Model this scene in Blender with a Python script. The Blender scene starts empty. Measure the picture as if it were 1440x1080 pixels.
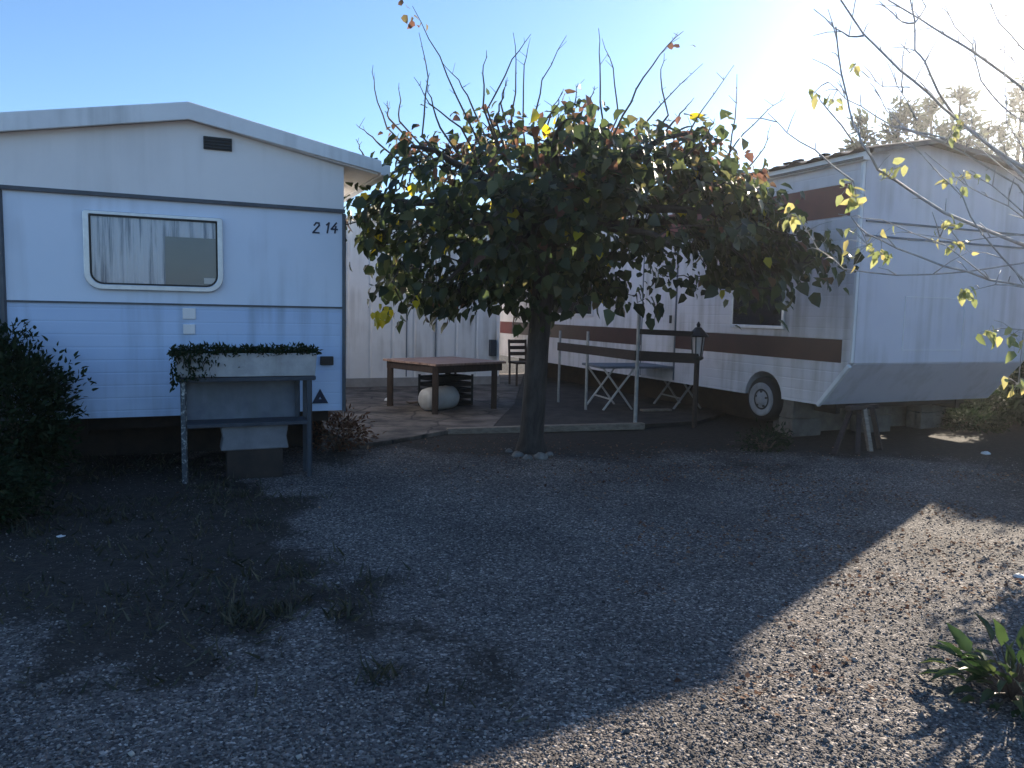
import bpy, math, random
import numpy as np
from mathutils import Vector
random.seed(7); RNG = np.random.default_rng(7)
scene = bpy.context.scene
col = scene.collection
rad = math.radians

# ------------------------------------------------------------------ camera
F, H = 1080.0, 1.5
PITCH, ROLL = rad(5.45), rad(1.2)
cf = Vector((0, math.cos(PITCH), -math.sin(PITCH)))
r0 = Vector((1, 0, 0)); u0 = Vector((0, math.sin(PITCH), math.cos(PITCH)))
cr = r0*math.cos(ROLL) + u0*math.sin(ROLL)
cu = -r0*math.sin(ROLL) + u0*math.cos(ROLL)
CAM = Vector((0, 0, H))
cd = bpy.data.cameras.new('camera'); cam = bpy.data.objects.new('camera', cd); col.objects.link(cam)
from mathutils import Matrix
m3 = Matrix((cr, cu, -cf)).transposed()
cam.matrix_world = Matrix.Translation(CAM) @ m3.to_4x4()
cd.sensor_fit = 'HORIZONTAL'; cd.sensor_width = 36; cd.lens = 36*F/1440
cd.clip_start = 0.05; cd.clip_end = 3000
scene.camera = cam

def ray(x, y): return cf + cr*((x-720)/F) + cu*((540-y)/F)
def gnd(x, y, z=0.0):
    d = ray(x, y); return CAM + d*((z-H)/d.z)
def onplane(x, y, p, n):
    d = ray(x, y); return CAM + d*((p-CAM).dot(n)/d.dot(n))
def atY(x, y, Y):
    d = ray(x, y); return CAM + d*(Y/d.y)

A66 = rad(66)
U = Vector((math.sin(A66), math.cos(A66), 0)); V = Vector((-U.y, U.x, 0)); Z = Vector((0, 0, 1))
X = Vector((1, 0, 0)); Y = Vector((0, 1, 0))

# ------------------------------------------------------------------ light
SUN_EL, SUN_AZ = rad(20.5), rad(40.5)
sc = scene
w = bpy.data.worlds.new('World'); sc.world = w; w.use_nodes = True
nt = w.node_tree; nt.nodes.clear()
sky = nt.nodes.new('ShaderNodeTexSky'); sky.sky_type = 'NISHITA'; sky.sun_disc = False
sky.sun_elevation = SUN_EL; sky.sun_rotation = SUN_AZ
sky.altitude = 0; sky.air_density = 1.0; sky.dust_density = 0.45; sky.ozone_density = 5.2
bg = nt.nodes.new('ShaderNodeBackground'); bg.inputs['Strength'].default_value = 0.09
wo = nt.nodes.new('ShaderNodeOutputWorld')
nt.links.new(sky.outputs[0], bg.inputs[0]); nt.links.new(bg.outputs[0], wo.inputs[0])
ld = bpy.data.lights.new('sun', 'SUN'); ld.energy = 5.0; ld.angle = rad(0.6); ld.color = (1.0, 0.87, 0.70)
lo = bpy.data.objects.new('sun', ld); col.objects.link(lo)
sd = Vector((math.sin(SUN_AZ)*math.cos(SUN_EL), math.cos(SUN_AZ)*math.cos(SUN_EL), math.sin(SUN_EL)))
lo.rotation_euler = sd.to_track_quat('Z', 'Y').to_euler(); lo.location = sd*40
sc.view_settings.view_transform = 'Standard'; sc.view_settings.look = 'None'
sc.view_settings.exposure = 1.45; sc.view_settings.gamma = 1.0
sc.cycles.max_bounces = 6; sc.cycles.transparent_max_bounces = 12

# ------------------------------------------------------------------ materials
def ramp(n, stops):
    e = n.color_ramp.elements
    while len(e) < len(stops): e.new(0.5)
    for k, (p, c) in enumerate(stops):
        e[k].position = p; e[k].color = (*c, 1)
def c3(c): return (c, c, c) if isinstance(c, (int, float)) else c
def mat(name, c1, c2=None, scale=6.0, rough=0.6, bump=0.0, bscale=None, metal=0.0, stretch=(1, 1, 1), lo=0.35, hi=0.7,
        ribs=None, dirt=None, spec=0.4, cscale=None):
    """noise-mottled Principled; ribs=(axis vector, per-metre frequency, depth) presses grooves; dirt=(colour, amount) adds run-down stains"""
    m = bpy.data.materials.new(name); m.use_nodes = True
    nt = m.node_tree; N = nt.nodes; L = nt.links; b = N['Principled BSDF']
    b.inputs['Roughness'].default_value = rough; b.inputs['Metallic'].default_value = metal
    b.inputs['Specular IOR Level'].default_value = spec
    geo = N.new('ShaderNodeNewGeometry')
    mp = N.new('ShaderNodeMapping'); mp.inputs['Scale'].default_value = stretch
    L.new(geo.outputs['Position'], mp.inputs['Vector'])
    c2 = c2 if c2 is not None else c1
    ns = N.new('ShaderNodeTexNoise'); ns.inputs['Scale'].default_value = scale; ns.inputs['Detail'].default_value = 8; ns.inputs['Roughness'].default_value = 0.65
    L.new(mp.outputs[0], ns.inputs['Vector'])
    rp = N.new('ShaderNodeValToRGB'); ramp(rp, [(lo, c3(c1)), (hi, c3(c2))]); L.new(ns.outputs['Fac'], rp.inputs[0])
    out = rp.outputs[0]
    if dirt:
        mp2 = N.new('ShaderNodeMapping'); mp2.inputs['Scale'].default_value = (9, 9, 0.7)
        L.new(geo.outputs['Position'], mp2.inputs['Vector'])
        n2 = N.new('ShaderNodeTexNoise'); n2.inputs['Scale'].default_value = 1.0; n2.inputs['Detail'].default_value = 6
        L.new(mp2.outputs[0], n2.inputs['Vector'])
        n3 = N.new('ShaderNodeTexNoise'); n3.inputs['Scale'].default_value = 1.3; n3.inputs['Detail'].default_value = 3
        L.new(geo.outputs['Position'], n3.inputs['Vector'])
        mu = N.new('ShaderNodeMath'); mu.operation = 'MULTIPLY'; L.new(n2.outputs['Fac'], mu.inputs[0]); L.new(n3.outputs['Fac'], mu.inputs[1])
        rr = N.new('ShaderNodeValToRGB'); ramp(rr, [(0.24, (0, 0, 0)), (0.42, (dirt[1],)*3)]); L.new(mu.outputs[0], rr.inputs[0])
        mx = N.new('ShaderNodeMix'); mx.data_type = 'RGBA'; L.new(rr.outputs[0], mx.inputs['Factor'])
        L.new(out, mx.inputs['A']); mx.inputs['B'].default_value = (*dirt[0], 1); out = mx.outputs['Result']
    L.new(out, b.inputs['Base Color'])
    hsock = None
    if bump:
        nb = N.new('ShaderNodeTexNoise'); nb.inputs['Scale'].default_value = bscale or scale*5; nb.inputs['Detail'].default_value = 6
        L.new(mp.outputs[0], nb.inputs['Vector'])
        bp = N.new('ShaderNodeBump'); bp.inputs['Strength'].default_value = bump; bp.inputs['Distance'].default_value = 0.01
        L.new(nb.outputs['Fac'], bp.inputs['Height']); hsock = bp.outputs[0]
    if ribs:
        ax, fr, dep = ribs
        dt = N.new('ShaderNodeVectorMath'); dt.operation = 'DOT_PRODUCT'; dt.inputs[1].default_value = ax
        L.new(geo.outputs['Position'], dt.inputs[0])
        mm = N.new('ShaderNodeMath'); mm.operation = 'MULTIPLY'; mm.inputs[1].default_value = fr; L.new(dt.outputs['Value'], mm.inputs[0])
        fc = N.new('ShaderNodeMath'); fc.operation = 'FRACT'; L.new(mm.outputs[0], fc.inputs[0])
        rr = N.new('ShaderNodeValToRGB'); ramp(rr, [(0.0, (0, 0, 0)), (0.09, (1, 1, 1)), (0.91, (1, 1, 1)), (1.0, (0, 0, 0))]); L.new(fc.outputs[0], rr.inputs[0])
        bp = N.new('ShaderNodeBump'); bp.inputs['Strength'].default_value = 0.8; bp.inputs['Distance'].default_value = dep
        L.new(rr.outputs[0], bp.inputs['Height'])
        if hsock: L.new(hsock, bp.inputs['Normal'])
        hsock = bp.outputs[0]
    if hsock: L.new(hsock, b.inputs['Normal'])
    return m

def leafmat(name, stops, trans=0.45, rough=0.5, spec=0.35, tv=1.9):
    """colour comes from the per-leaf 'tint' attribute"""
    m = bpy.data.materials.new(name); m.use_nodes = True
    nt = m.node_tree; N = nt.nodes; L = nt.links; b = N['Principled BSDF']
    at = N.new('ShaderNodeAttribute'); at.attribute_name = 'tint'
    rp = N.new('ShaderNodeValToRGB'); ramp(rp, stops); L.new(at.outputs['Fac'], rp.inputs[0])
    b.inputs['Roughness'].default_value = rough; b.inputs['Specular IOR Level'].default_value = spec
    L.new(rp.outputs[0], b.inputs['Base Color'])
    tr = N.new('ShaderNodeBsdfTranslucent')
    hs = N.new('ShaderNodeHueSaturation'); hs.inputs['Saturation'].default_value = 1.0; hs.inputs['Value'].default_value = tv
    L.new(rp.outputs[0], hs.inputs['Color']); L.new(hs.outputs[0], tr.inputs['Color'])
    mx = N.new('ShaderNodeMixShader'); mx.inputs[0].default_value = trans
    L.new(b.outputs[0], mx.inputs[1]); L.new(tr.outputs[0], mx.inputs[2])
    L.new(mx.outputs[0], N['Material Output'].inputs[0])
    return m

def glassmat(name, tint=(0.6, 0.65, 0.7), t=0.75):
    m = bpy.data.materials.new(name); m.use_nodes = True
    nt = m.node_tree; N = nt.nodes; L = nt.links; N.remove(N['Principled BSDF'])
    tr = N.new('ShaderNodeBsdfTransparent'); tr.inputs[0].default_value = (*tint, 1)
    gl = N.new('ShaderNodeBsdfGlossy'); gl.inputs['Roughness'].default_value = 0.04
    fr = N.new('ShaderNodeFresnel'); fr.inputs[0].default_value = 1.5
    mx = N.new('ShaderNodeMixShader'); L.new(fr.outputs[0], mx.inputs[0]); L.new(tr.outputs[0], mx.inputs[1]); L.new(gl.outputs[0], mx.inputs[2])
    L.new(mx.outputs[0], N['Material Output'].inputs[0])
    return m

MT = {
 'gable': mat('gable_paint', (0.83, 0.78, 0.75), (0.88, 0.83, 0.79), 1.2, 0.55, 0.12, 4, dirt=((0.50, 0.46, 0.42), 0.22)),
 'wall': mat('pale_blue_wall_paint', (0.70, 0.77, 0.87), (0.76, 0.81, 0.90), 1.0, 0.5, 0.14, 4, dirt=((0.36, 0.38, 0.42), 0.3)),
 'wallrib': mat('pale_blue_ribbed_siding', (0.49, 0.61, 0.81), (0.55, 0.66, 0.84), 1.0, 0.5, 0.10, 5, ribs=((0, 0, 1), 9.0, 0.0022), dirt=((0.19, 0.24, 0.30), 0.45)),
 'cream': mat('weathered_white_siding', (0.60, 0.57, 0.59), (0.70, 0.66, 0.66), 1.4, 0.5, 0.04, 25, ribs=((0, 0, 1), 8.0, 0.004), dirt=((0.28, 0.25, 0.2), 0.6)),
 'front': mat('weathered_white_front_panel', (0.58, 0.56, 0.62), (0.66, 0.63, 0.66), 0.9, 0.42, 0.12, 3, dirt=((0.3, 0.28, 0.25), 0.4)),
 'fascia': mat('white_roof_sheet', (0.74, 0.73, 0.72), (0.84, 0.83, 0.81), 2.0, 0.4, 0.04, 20, dirt=((0.3, 0.29, 0.27), 0.4)),
 'trim': mat('dark_grey_trim', (0.07, 0.075, 0.085), (0.11, 0.115, 0.125), 8, 0.5),
 'alu': mat('aged_aluminium', (0.55, 0.56, 0.58), (0.68, 0.69, 0.70), 12, 0.32, 0.03, 60, metal=0.6),
 'brown': mat('brown_stripe_paint', (0.036, 0.012, 0.010), (0.058, 0.019, 0.015), 3, 0.45, 0.05, 30),
 'redbrown': mat('red_brown_stripe_paint', (0.12, 0.026, 0.020), (0.17, 0.038, 0.028), 3, 0.5, 0.05, 30),
 'black': mat('black_plastic', 0.012, 0.02, 8, 0.45),
 'chassis': mat('rusty_chassis_steel', (0.02, 0.017, 0.015), (0.045, 0.032, 0.025), 6, 0.8, 0.2),
 'rubber': mat('tyre_rubber', 0.008, 0.016, 10, 0.8, 0.2, 60),
 'hub': mat('dull_white_steel', (0.22, 0.23, 0.25), (0.33, 0.33, 0.34), 9, 0.5, 0.05, 50, dirt=((0.12, 0.08, 0.05), 0.6)),
 'concrete': mat('planter_concrete', (0.34, 0.33, 0.33), (0.48, 0.47, 0.46), 8, 0.85, 0.25, 60, dirt=((0.18, 0.17, 0.14), 0.7)),
 'block': mat('concrete_block', (0.11, 0.095, 0.08), (0.19, 0.165, 0.14), 7, 0.9, 0.4, 50),
 'steelblue': mat('dark_painted_steel', (0.025, 0.033, 0.045), (0.05, 0.06, 0.075), 10, 0.5, 0.1),
 'peel': mat('peeling_painted_steel', (0.06, 0.07, 0.08), (0.45, 0.45, 0.42), 26, 0.6, 0.2, lo=0.52, hi=0.62),
 'board': mat('grey_weathered_board', (0.11, 0.125, 0.155), (0.17, 0.19, 0.22), 5, 0.7, 0.1, dirt=((0.10, 0.12, 0.12), 0.7)),
 'poly': mat('white_polystyrene', (0.13, 0.13, 0.14), (0.20, 0.20, 0.21), 6, 0.8, 0.1, 80),
 'shed': mat('shed_white_boards', (0.74, 0.72, 0.69), (0.82, 0.80, 0.77), 2, 0.6, 0.05, 20, ribs=((U.x, U.y, 0), 2.4, 0.02), dirt=((0.32, 0.29, 0.24), 0.5)),
 'plinth': mat('cement_plinth', (0.26, 0.24, 0.22), (0.36, 0.34, 0.32), 5, 0.9, 0.3, 40),
 'tabletop': mat('weathered_red_brown_planks', (0.20, 0.115, 0.085), (0.36, 0.24, 0.19), 5, 0.65, 0.25, 30, stretch=(1, 7, 1), ribs=((0.2, 0.98, 0), 9.0, 0.004)),
 'tableleg': mat('dark_stained_wood', (0.028, 0.018, 0.014), (0.06, 0.038, 0.028), 7, 0.7, 0.2, stretch=(6, 6, 1)),
 'darkwood': mat('dark_rail_wood', (0.02, 0.014, 0.012), (0.045, 0.03, 0.025), 7, 0.7, 0.2, stretch=(2, 2, 8)),
 'galv': mat('galvanised_pole', (0.25, 0.255, 0.26), (0.38, 0.38, 0.38), 14, 0.5, 0.05, metal=0.3),
 'timber': mat('grey_edging_timber', (0.17, 0.13, 0.10), (0.30, 0.25, 0.20), 6, 0.85, 0.3, stretch=(1, 5, 5)),
 'whiteplastic': mat('white_plastic', (0.42, 0.41, 0.40), (0.52, 0.51, 0.49), 6, 0.4, dirt=((0.3, 0.28, 0.25), 0.5)),
 'stone': mat('pale_stone', (0.12, 0.11, 0.10), (0.24, 0.225, 0.205), 12, 0.9, 0.4, 60),
 'stonelight': mat('white_stone', (0.55, 0.54, 0.52), (0.75, 0.74, 0.72), 12, 0.8, 0.3, 60),
 'bark': mat('mulberry_bark', (0.026, 0.021, 0.018), (0.07, 0.058, 0.05), 16, 0.9, 0.9, 40, stretch=(1, 1, 0.25)),
 'twig': mat('twig_bark', (0.07, 0.05, 0.038), (0.14, 0.10, 0.075), 20, 0.8, 0.3),
 'figbark': mat('pale_grey_branch_bark', (0.26, 0.245, 0.235), (0.46, 0.44, 0.42), 20, 0.75, 0.3),
 'rooftile': mat('grey_brown_roof_sheet', (0.12, 0.095, 0.08), (0.22, 0.19, 0.165), 5, 0.85, 0.3, 40),
 'curtain': mat('curtain_cloth_fold_shade', (0.20, 0.25, 0.38), (0.84, 0.86, 0.95), 5, 0.9, lo=0.38, hi=0.50, stretch=(5, 5, 0.15)),  # shade of the folds painted in as dark upright stripes
 'screen': mat('grey_window_blind', (0.20, 0.225, 0.26), (0.23, 0.25, 0.285), 3, 0.7),
 'browncurtain': mat('brown_curtain_cloth', (0.13, 0.05, 0.042), (0.24, 0.12, 0.10), 6, 0.9, stretch=(9, 9, 0.5)),
 'paper': mat('white_paper', 0.72, 0.78, 4, 0.7),
 'inkblue': mat('dark_blue_paint', (0.012, 0.02, 0.045), (0.02, 0.03, 0.06), 6, 0.6),
 'lampwhite': mat('frosted_lantern_glass', (0.55, 0.50, 0.50), (0.65, 0.60, 0.60), 5, 0.3),
 'glass': glassmat('window_glass', (0.98, 0.985, 0.99)),
 'darkglass': glassmat('dim_window_glass', (0.78, 0.79, 0.80)),
}
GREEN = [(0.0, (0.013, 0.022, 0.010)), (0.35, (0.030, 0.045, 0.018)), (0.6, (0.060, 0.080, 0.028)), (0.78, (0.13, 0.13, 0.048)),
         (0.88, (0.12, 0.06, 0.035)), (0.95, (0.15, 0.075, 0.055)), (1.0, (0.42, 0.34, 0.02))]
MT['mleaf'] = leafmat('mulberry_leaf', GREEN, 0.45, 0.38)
MT['fleaf'] = leafmat('yellowing_leaf', [(0, (0.14, 0.17, 0.06)), (0.5, (0.27, 0.28, 0.11)), (1, (0.36, 0.30, 0.11))], 0.4)
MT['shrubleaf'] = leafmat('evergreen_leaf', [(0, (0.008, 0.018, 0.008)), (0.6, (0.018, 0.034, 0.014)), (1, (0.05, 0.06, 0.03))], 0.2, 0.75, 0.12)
MT['conifer'] = leafmat('conifer_needles', [(0, (0.04, 0.05, 0.04)), (0.6, (0.07, 0.085, 0.055)), (1, (0.10, 0.11, 0.07))], 0.4)
MT['herb'] = leafmat('fresh_green_leaf', [(0, (0.020, 0.042, 0.014)), (0.6, (0.040, 0.070, 0.022)), (1, (0.085, 0.105, 0.035))], 0.35, 0.45, 0.4, 1.5)
MT['weed'] = leafmat('dull_weed_blade', [(0, (0.018, 0.022, 0.012)), (0.6, (0.045, 0.045, 0.025)), (1, (0.11, 0.095, 0.06))], 0.25)
MT['litter'] = leafmat('dry_fallen_leaf', [(0, (0.06, 0.032, 0.022)), (0.5, (0.14, 0.075, 0.05)), (1, (0.26, 0.17, 0.11))], 0.2, 0.9, 0.08)
MT['pebble'] = leafmat('gravel_stone', [(0, (0.045, 0.041, 0.040)), (0.5, (0.145, 0.133, 0.124)), (0.95, (0.27, 0.245, 0.22)), (1, (0.38, 0.35, 0.31))], 0.0, 0.9, 0.15)

# ------------------------------------------------------------------ mesh helpers
class MB:
    def __init__(s): s.v = []; s.f = []
    def obox(s, c, a, b, d):
        """box at centre c, half-edge vectors a, b, d"""
        n = len(s.v)
        if a.cross(b).dot(d) < 0: a = -a
        for k in (-1, 1):
            for i, j in ((-1, -1), (1, -1), (1, 1), (-1, 1)): s.v.append(c + a*i + b*j + d*k)
        for f in ((3, 2, 1, 0), (4, 5, 6, 7), (0, 1, 5, 4), (1, 2, 6, 5), (2, 3, 7, 6), (3, 0, 4, 7)): s.f.append([n+i for i in f])
        return s
    def bar(s, p, q, wid, hei, up=Z):
        d = q-p; L = d.length; d = d/L
        a = d.cross(up)
        if a.length < 1e-4: a = d.cross(X)
        a.normalize(); b = a.cross(d)
        return s.obox((p+q)/2, a*wid/2, b*hei/2, d*L/2)
    def tube(s, pts, radii, n=8, cap=True):
        base = len(s.v); pts = [Vector(p) for p in pts]
        ref = None
        for i, p in enumerate(pts):
            t = (pts[min(i+1, len(pts)-1)] - pts[max(i-1, 0)]).normalized()
            if ref is None: ref = t.orthogonal().normalized()
            ref = (ref - t*ref.dot(t)); ref = ref.normalized() if ref.length > 1e-5 else t.orthogonal().normalized()
            b = t.cross(ref); r = radii[i] if isinstance(radii, (list, tuple)) else radii
            for k in range(n):
                a = 2*math.pi*k/n; s.v.append(p + ref*(math.cos(a)*r) + b*(math.sin(a)*r))
        for i in range(len(pts)-1):
            for k in range(n):
                a = base+i*n+k; b2 = base+i*n+(k+1) % n; s.f.append([a, b2, b2+n, a+n])
        if cap:
            s.f.append([base+k for k in range(n)][::-1]); e = base+(len(pts)-1)*n; s.f.append([e+k for k in range(n)])
        return s
    def prism(s, poly, d):
        """polygon (list of Vector, any winding) swept along d"""
        n = len(poly); b = len(s.v)
        s.v += [Vector(p) for p in poly] + [Vector(p)+d for p in poly]
        nn = Vector((0, 0, 0))
        for i in range(n): nn += Vector(poly[i]).cross(Vector(poly[(i+1) % n]))
        fl = nn.dot(d) > 0
        f1 = list(range(b, b+n)); f2 = list(range(b+n, b+2*n))
        s.f.append(f1[::-1] if fl else f1); s.f.append(f2 if fl else f2[::-1])
        for i in range(n):
            q = [b+i, b+(i+1) % n, b+n+(i+1) % n, b+n+i]; s.f.append(q if fl else q[::-1])
        return s
    def lathe(s, o, axis, prof, n=24):
        """profile [(radius, along)] spun about axis from o"""
        axis = axis.normalized(); a = axis.orthogonal().normalized(); b = axis.cross(a); base = len(s.v)
        for r, h in prof:
            for k in range(n):
                t = 2*math.pi*k/n; s.v.append(o + axis*h + a*(r*math.cos(t)) + b*(r*math.sin(t)))
        for i in range(len(prof)-1):
            for k in range(n):
                p = base+i*n+k; q = base+i*n+(k+1) % n; s.f.append([p, q, q+n, p+n])
        s.f.append([base+k for k in range(n)][::-1]); e = base+(len(prof)-1)*n; s.f.append([e+k for k in range(n)])
        return s
    def build(s, name, m, parent=None, bevel=0.0, smooth=False, origin=None):
        me = bpy.data.meshes.new(name)
        o = bpy.data.objects.new(name, me)
        org = Vector((0, 0, 0))
        if parent is not None: o.parent = parent; org = worldloc(parent)
        elif origin is not None: org = Vector(origin); o.location = org
        me.from_pydata([tuple(Vector(v)-org) for v in s.v], [], s.f); me.update()
        if smooth:
            for p in me.polygons: p.use_smooth = True
        me.materials.append(MT[m] if isinstance(m, str) else m)
        col.objects.link(o)
        if bevel:
            md = o.modifiers.new('bevel', 'BEVEL'); md.width = bevel; md.segments = 2; md.limit_method = 'ANGLE'
        return o
def worldloc(o):
    l = Vector(o.location)
    while o.parent: o = o.parent; l += Vector(o.location)
    return l
def tag(o, label=None, cat=None, group=None, kind=None):
    if label: o['label'] = label
    if cat: o['category'] = cat
    if group: o['group'] = group
    if kind: o['kind'] = kind
    return o
def thing(name, loc, label, cat, group=None):
    o = bpy.data.objects.new(name, None); o.location = loc; o.empty_display_size = 0.2; col.objects.link(o)
    return tag(o, label, cat, group)

LEAF_V = np.array([[0, 0, 0], [-.40, .22, .10], [.40, .22, .10], [0, .45, 0], [-.30, .62, .06], [.30, .62, .06], [0, 1, -.14]])
LEAF_F = np.array([[0, 2, 3], [2, 5, 3], [5, 6, 3], [0, 3, 1], [1, 3, 4], [4, 3, 6]])
NARROW_V = LEAF_V*np.array([0.5, 1, 0.8])
BLADE_V = np.array([[-.03, 0, 0], [.03, 0, 0], [.022, .5, .05], [-.022, .5, .05], [0, 1, .22]])
BLADE_F = np.array([[0, 1, 2], [0, 2, 3], [3, 2, 4]])
OCT_V = np.array([[1, 0, 0], [-1, 0, 0], [0, 1, 0], [0, -1, 0], [0, 0, .7], [0, 0, -.7]])*0.5
OCT_F = np.array([[0, 2, 4], [2, 1, 4], [1, 3, 4], [3, 0, 4], [2, 0, 5], [1, 2, 5], [3, 1, 5], [0, 3, 5]])
def norm(a): return a/np.maximum(np.linalg.norm(a, axis=-1, keepdims=True), 1e-9)
def scatter(name, P, D, Nn, S, T, m, parent=None, V0=LEAF_V, F0=LEAF_F, width=None):
    """one mesh of many small leaf-like pieces: positions P, tip directions D, approximate normals Nn, sizes S, tint T"""
    P = np.asarray(P, float); D = norm(np.asarray(D, float)); Nn = np.asarray(Nn, float)
    Sx = norm(np.cross(D, Nn)); Nz = np.cross(Sx, D); S = np.asarray(S, float)[:, None, None]
    W = 1.0 if width is None else np.asarray(width)[:, None, None]
    Vv = P[:, None, :] + S*(V0[None, :, 0:1]*W*Sx[:, None, :] + V0[None, :, 1:2]*D[:, None, :] + V0[None, :, 2:3]*Nz[:, None, :])
    n, k = len(P), len(V0)
    Ff = (F0[None] + (np.arange(n)*k)[:, None, None]).reshape(-1, 3)
    me = bpy.data.meshes.new(name); o = bpy.data.objects.new(name, me); col.objects.link(o)
    org = np.zeros(3)
    if parent is not None: o.parent = parent; org = np.array(worldloc(parent))
    me.vertices.add(n*k); me.vertices.foreach_set('co', (Vv-org).reshape(-1).astype(np.float32))
    nf = len(Ff); me.loops.add(nf*3); me.loops.foreach_set('vertex_index', Ff.reshape(-1).astype(np.int32))
    me.polygons.add(nf); me.polygons.foreach_set('loop_start', (np.arange(nf)*3).astype(np.int32))
    me.update(calc_edges=True)
    at = me.attributes.new('tint', 'FLOAT', 'FACE'); at.data.foreach_set('value', np.repeat(np.asarray(T, np.float32), len(F0)))
    me.materials.append(MT[m]); return o
def rnd(n, a=-1, b=1): return RNG.uniform(a, b, (n, 3))

# smooth value noise for masks
def vnoise(x, y, s, seed=0):
    x = np.asarray(x)/s + seed*17.3; y = np.asarray(y)/s - seed*9.1
    def h(i, j): return np.mod(np.sin(i*127.1 + j*311.7 + seed)*43758.5453, 1.0)
    i = np.floor(x); j = np.floor(y); fx = x-i; fy = y-j
    fx = fx*fx*(3-2*fx); fy = fy*fy*(3-2*fy)
    return (h(i, j)*(1-fx)+h(i+1, j)*fx)*(1-fy) + (h(i, j+1)*(1-fx)+h(i+1, j+1)*fx)*fy
def fbm(x, y, s, seed=0): return (vnoise(x, y, s, seed)*.55 + vnoise(x, y, s*.45, seed+1)*.3 + vnoise(x, y, s*.2, seed+2)*.15)

# ------------------------------------------------------------------ places
MH = gnd(262, 660)                       # foot of the mobile home's end wall
def M(u, wv, z): return MH + U*u - V*wv + Z*z
def mh(px, py, wv=0.0):                  # pixel to (u, z) on the end wall, wv metres in front of it
    q = onplane(px, py, MH - V*wv, V); return (q-MH).dot(U), q.z
CV = gnd(1150, 625)                      # foot of the caravan's near long side
def K(u, v, z): return CV + U*u + V*v + Z*z

# ------------------------------------------------------------------ ground
def dirt_shade_mask(x, y):
    x = np.asarray(x, float); y = np.asarray(y, float)
    n = fbm(x, y, 0.9, 3)*.6 + fbm(x, y, 0.22, 8)*.4
    # weedy strip in front of the mobile home, left of the gravel
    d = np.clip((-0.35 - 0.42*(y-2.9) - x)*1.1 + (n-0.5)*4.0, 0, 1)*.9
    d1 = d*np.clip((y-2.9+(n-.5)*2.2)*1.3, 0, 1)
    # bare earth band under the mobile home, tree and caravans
    e = np.clip((y - (7.3 + 0.05*x) + (n-0.5)*3.2)*.6, 0, 1)*np.where(y > 8.6, 1.0, .75)  # full strength farther back, carrying occlusion shade as well as dark soil
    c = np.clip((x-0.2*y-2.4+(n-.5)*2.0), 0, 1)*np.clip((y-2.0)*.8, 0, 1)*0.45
    corner_shade = np.clip((x-4.6)*.8, 0, 1)*np.clip((y-7.0+(n-.5)*2)*.6, 0, 1)  # ground by the caravan's right corner darkened in place of a bush shadow
    return np.maximum(np.maximum(np.maximum(d1, e), c), corner_shade)
def axis_pts(lo_, hi_, a, b, fine):
    p = list(np.arange(a, b, fine)); s = fine; q = a
    while q > lo_: s *= 1.35; q -= s; p.insert(0, q)
    q = p[-1]; s = fine
    while q < hi_: s *= 1.35; q += s; p.append(q)
    return np.array(p)
gx = axis_pts(-900, 900, -6.5, 7.5, 0.075); gy = axis_pts(-400, 1600, 0.8, 10.5, 0.075)
GX, GY = np.meshgrid(gx, gy)
near = np.exp(-((GX/9)**2 + ((GY-5)/9)**2))
GZ = (fbm(GX, GY, 1.6, 5)-.5)*0.05*near
wheel_track = np.exp(-((GX - (-0.2+0.25*(GY-3)))/0.35)**2)*0.012*near
GZ = GZ - wheel_track
nx, ny = len(gx), len(gy)
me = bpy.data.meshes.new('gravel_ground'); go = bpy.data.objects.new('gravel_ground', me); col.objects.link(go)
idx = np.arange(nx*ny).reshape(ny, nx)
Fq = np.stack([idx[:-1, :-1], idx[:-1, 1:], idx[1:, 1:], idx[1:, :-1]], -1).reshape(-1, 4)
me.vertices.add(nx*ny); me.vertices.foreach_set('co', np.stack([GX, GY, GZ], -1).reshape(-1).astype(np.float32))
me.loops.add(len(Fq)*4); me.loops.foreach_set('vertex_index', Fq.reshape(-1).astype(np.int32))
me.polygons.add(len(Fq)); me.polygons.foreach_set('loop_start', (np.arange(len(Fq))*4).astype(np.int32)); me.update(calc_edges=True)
at = me.attributes.new('dirt', 'FLOAT', 'POINT'); at.data.foreach_set('value', dirt_shade_mask(GX, GY).reshape(-1).astype(np.float32))  # this attribute holds real dirt plus the painted corner shade
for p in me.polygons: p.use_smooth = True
tag(go, kind='structure')
def gz(x, y):
    n_ = math.exp(-((x/9)**2 + ((y-5)/9)**2))
    return float((fbm(x, y, 1.6, 5)-.5)*0.05*n_ - math.exp(-((x-(-0.2+0.25*(y-3)))/0.35)**2)*0.012*n_)

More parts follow.
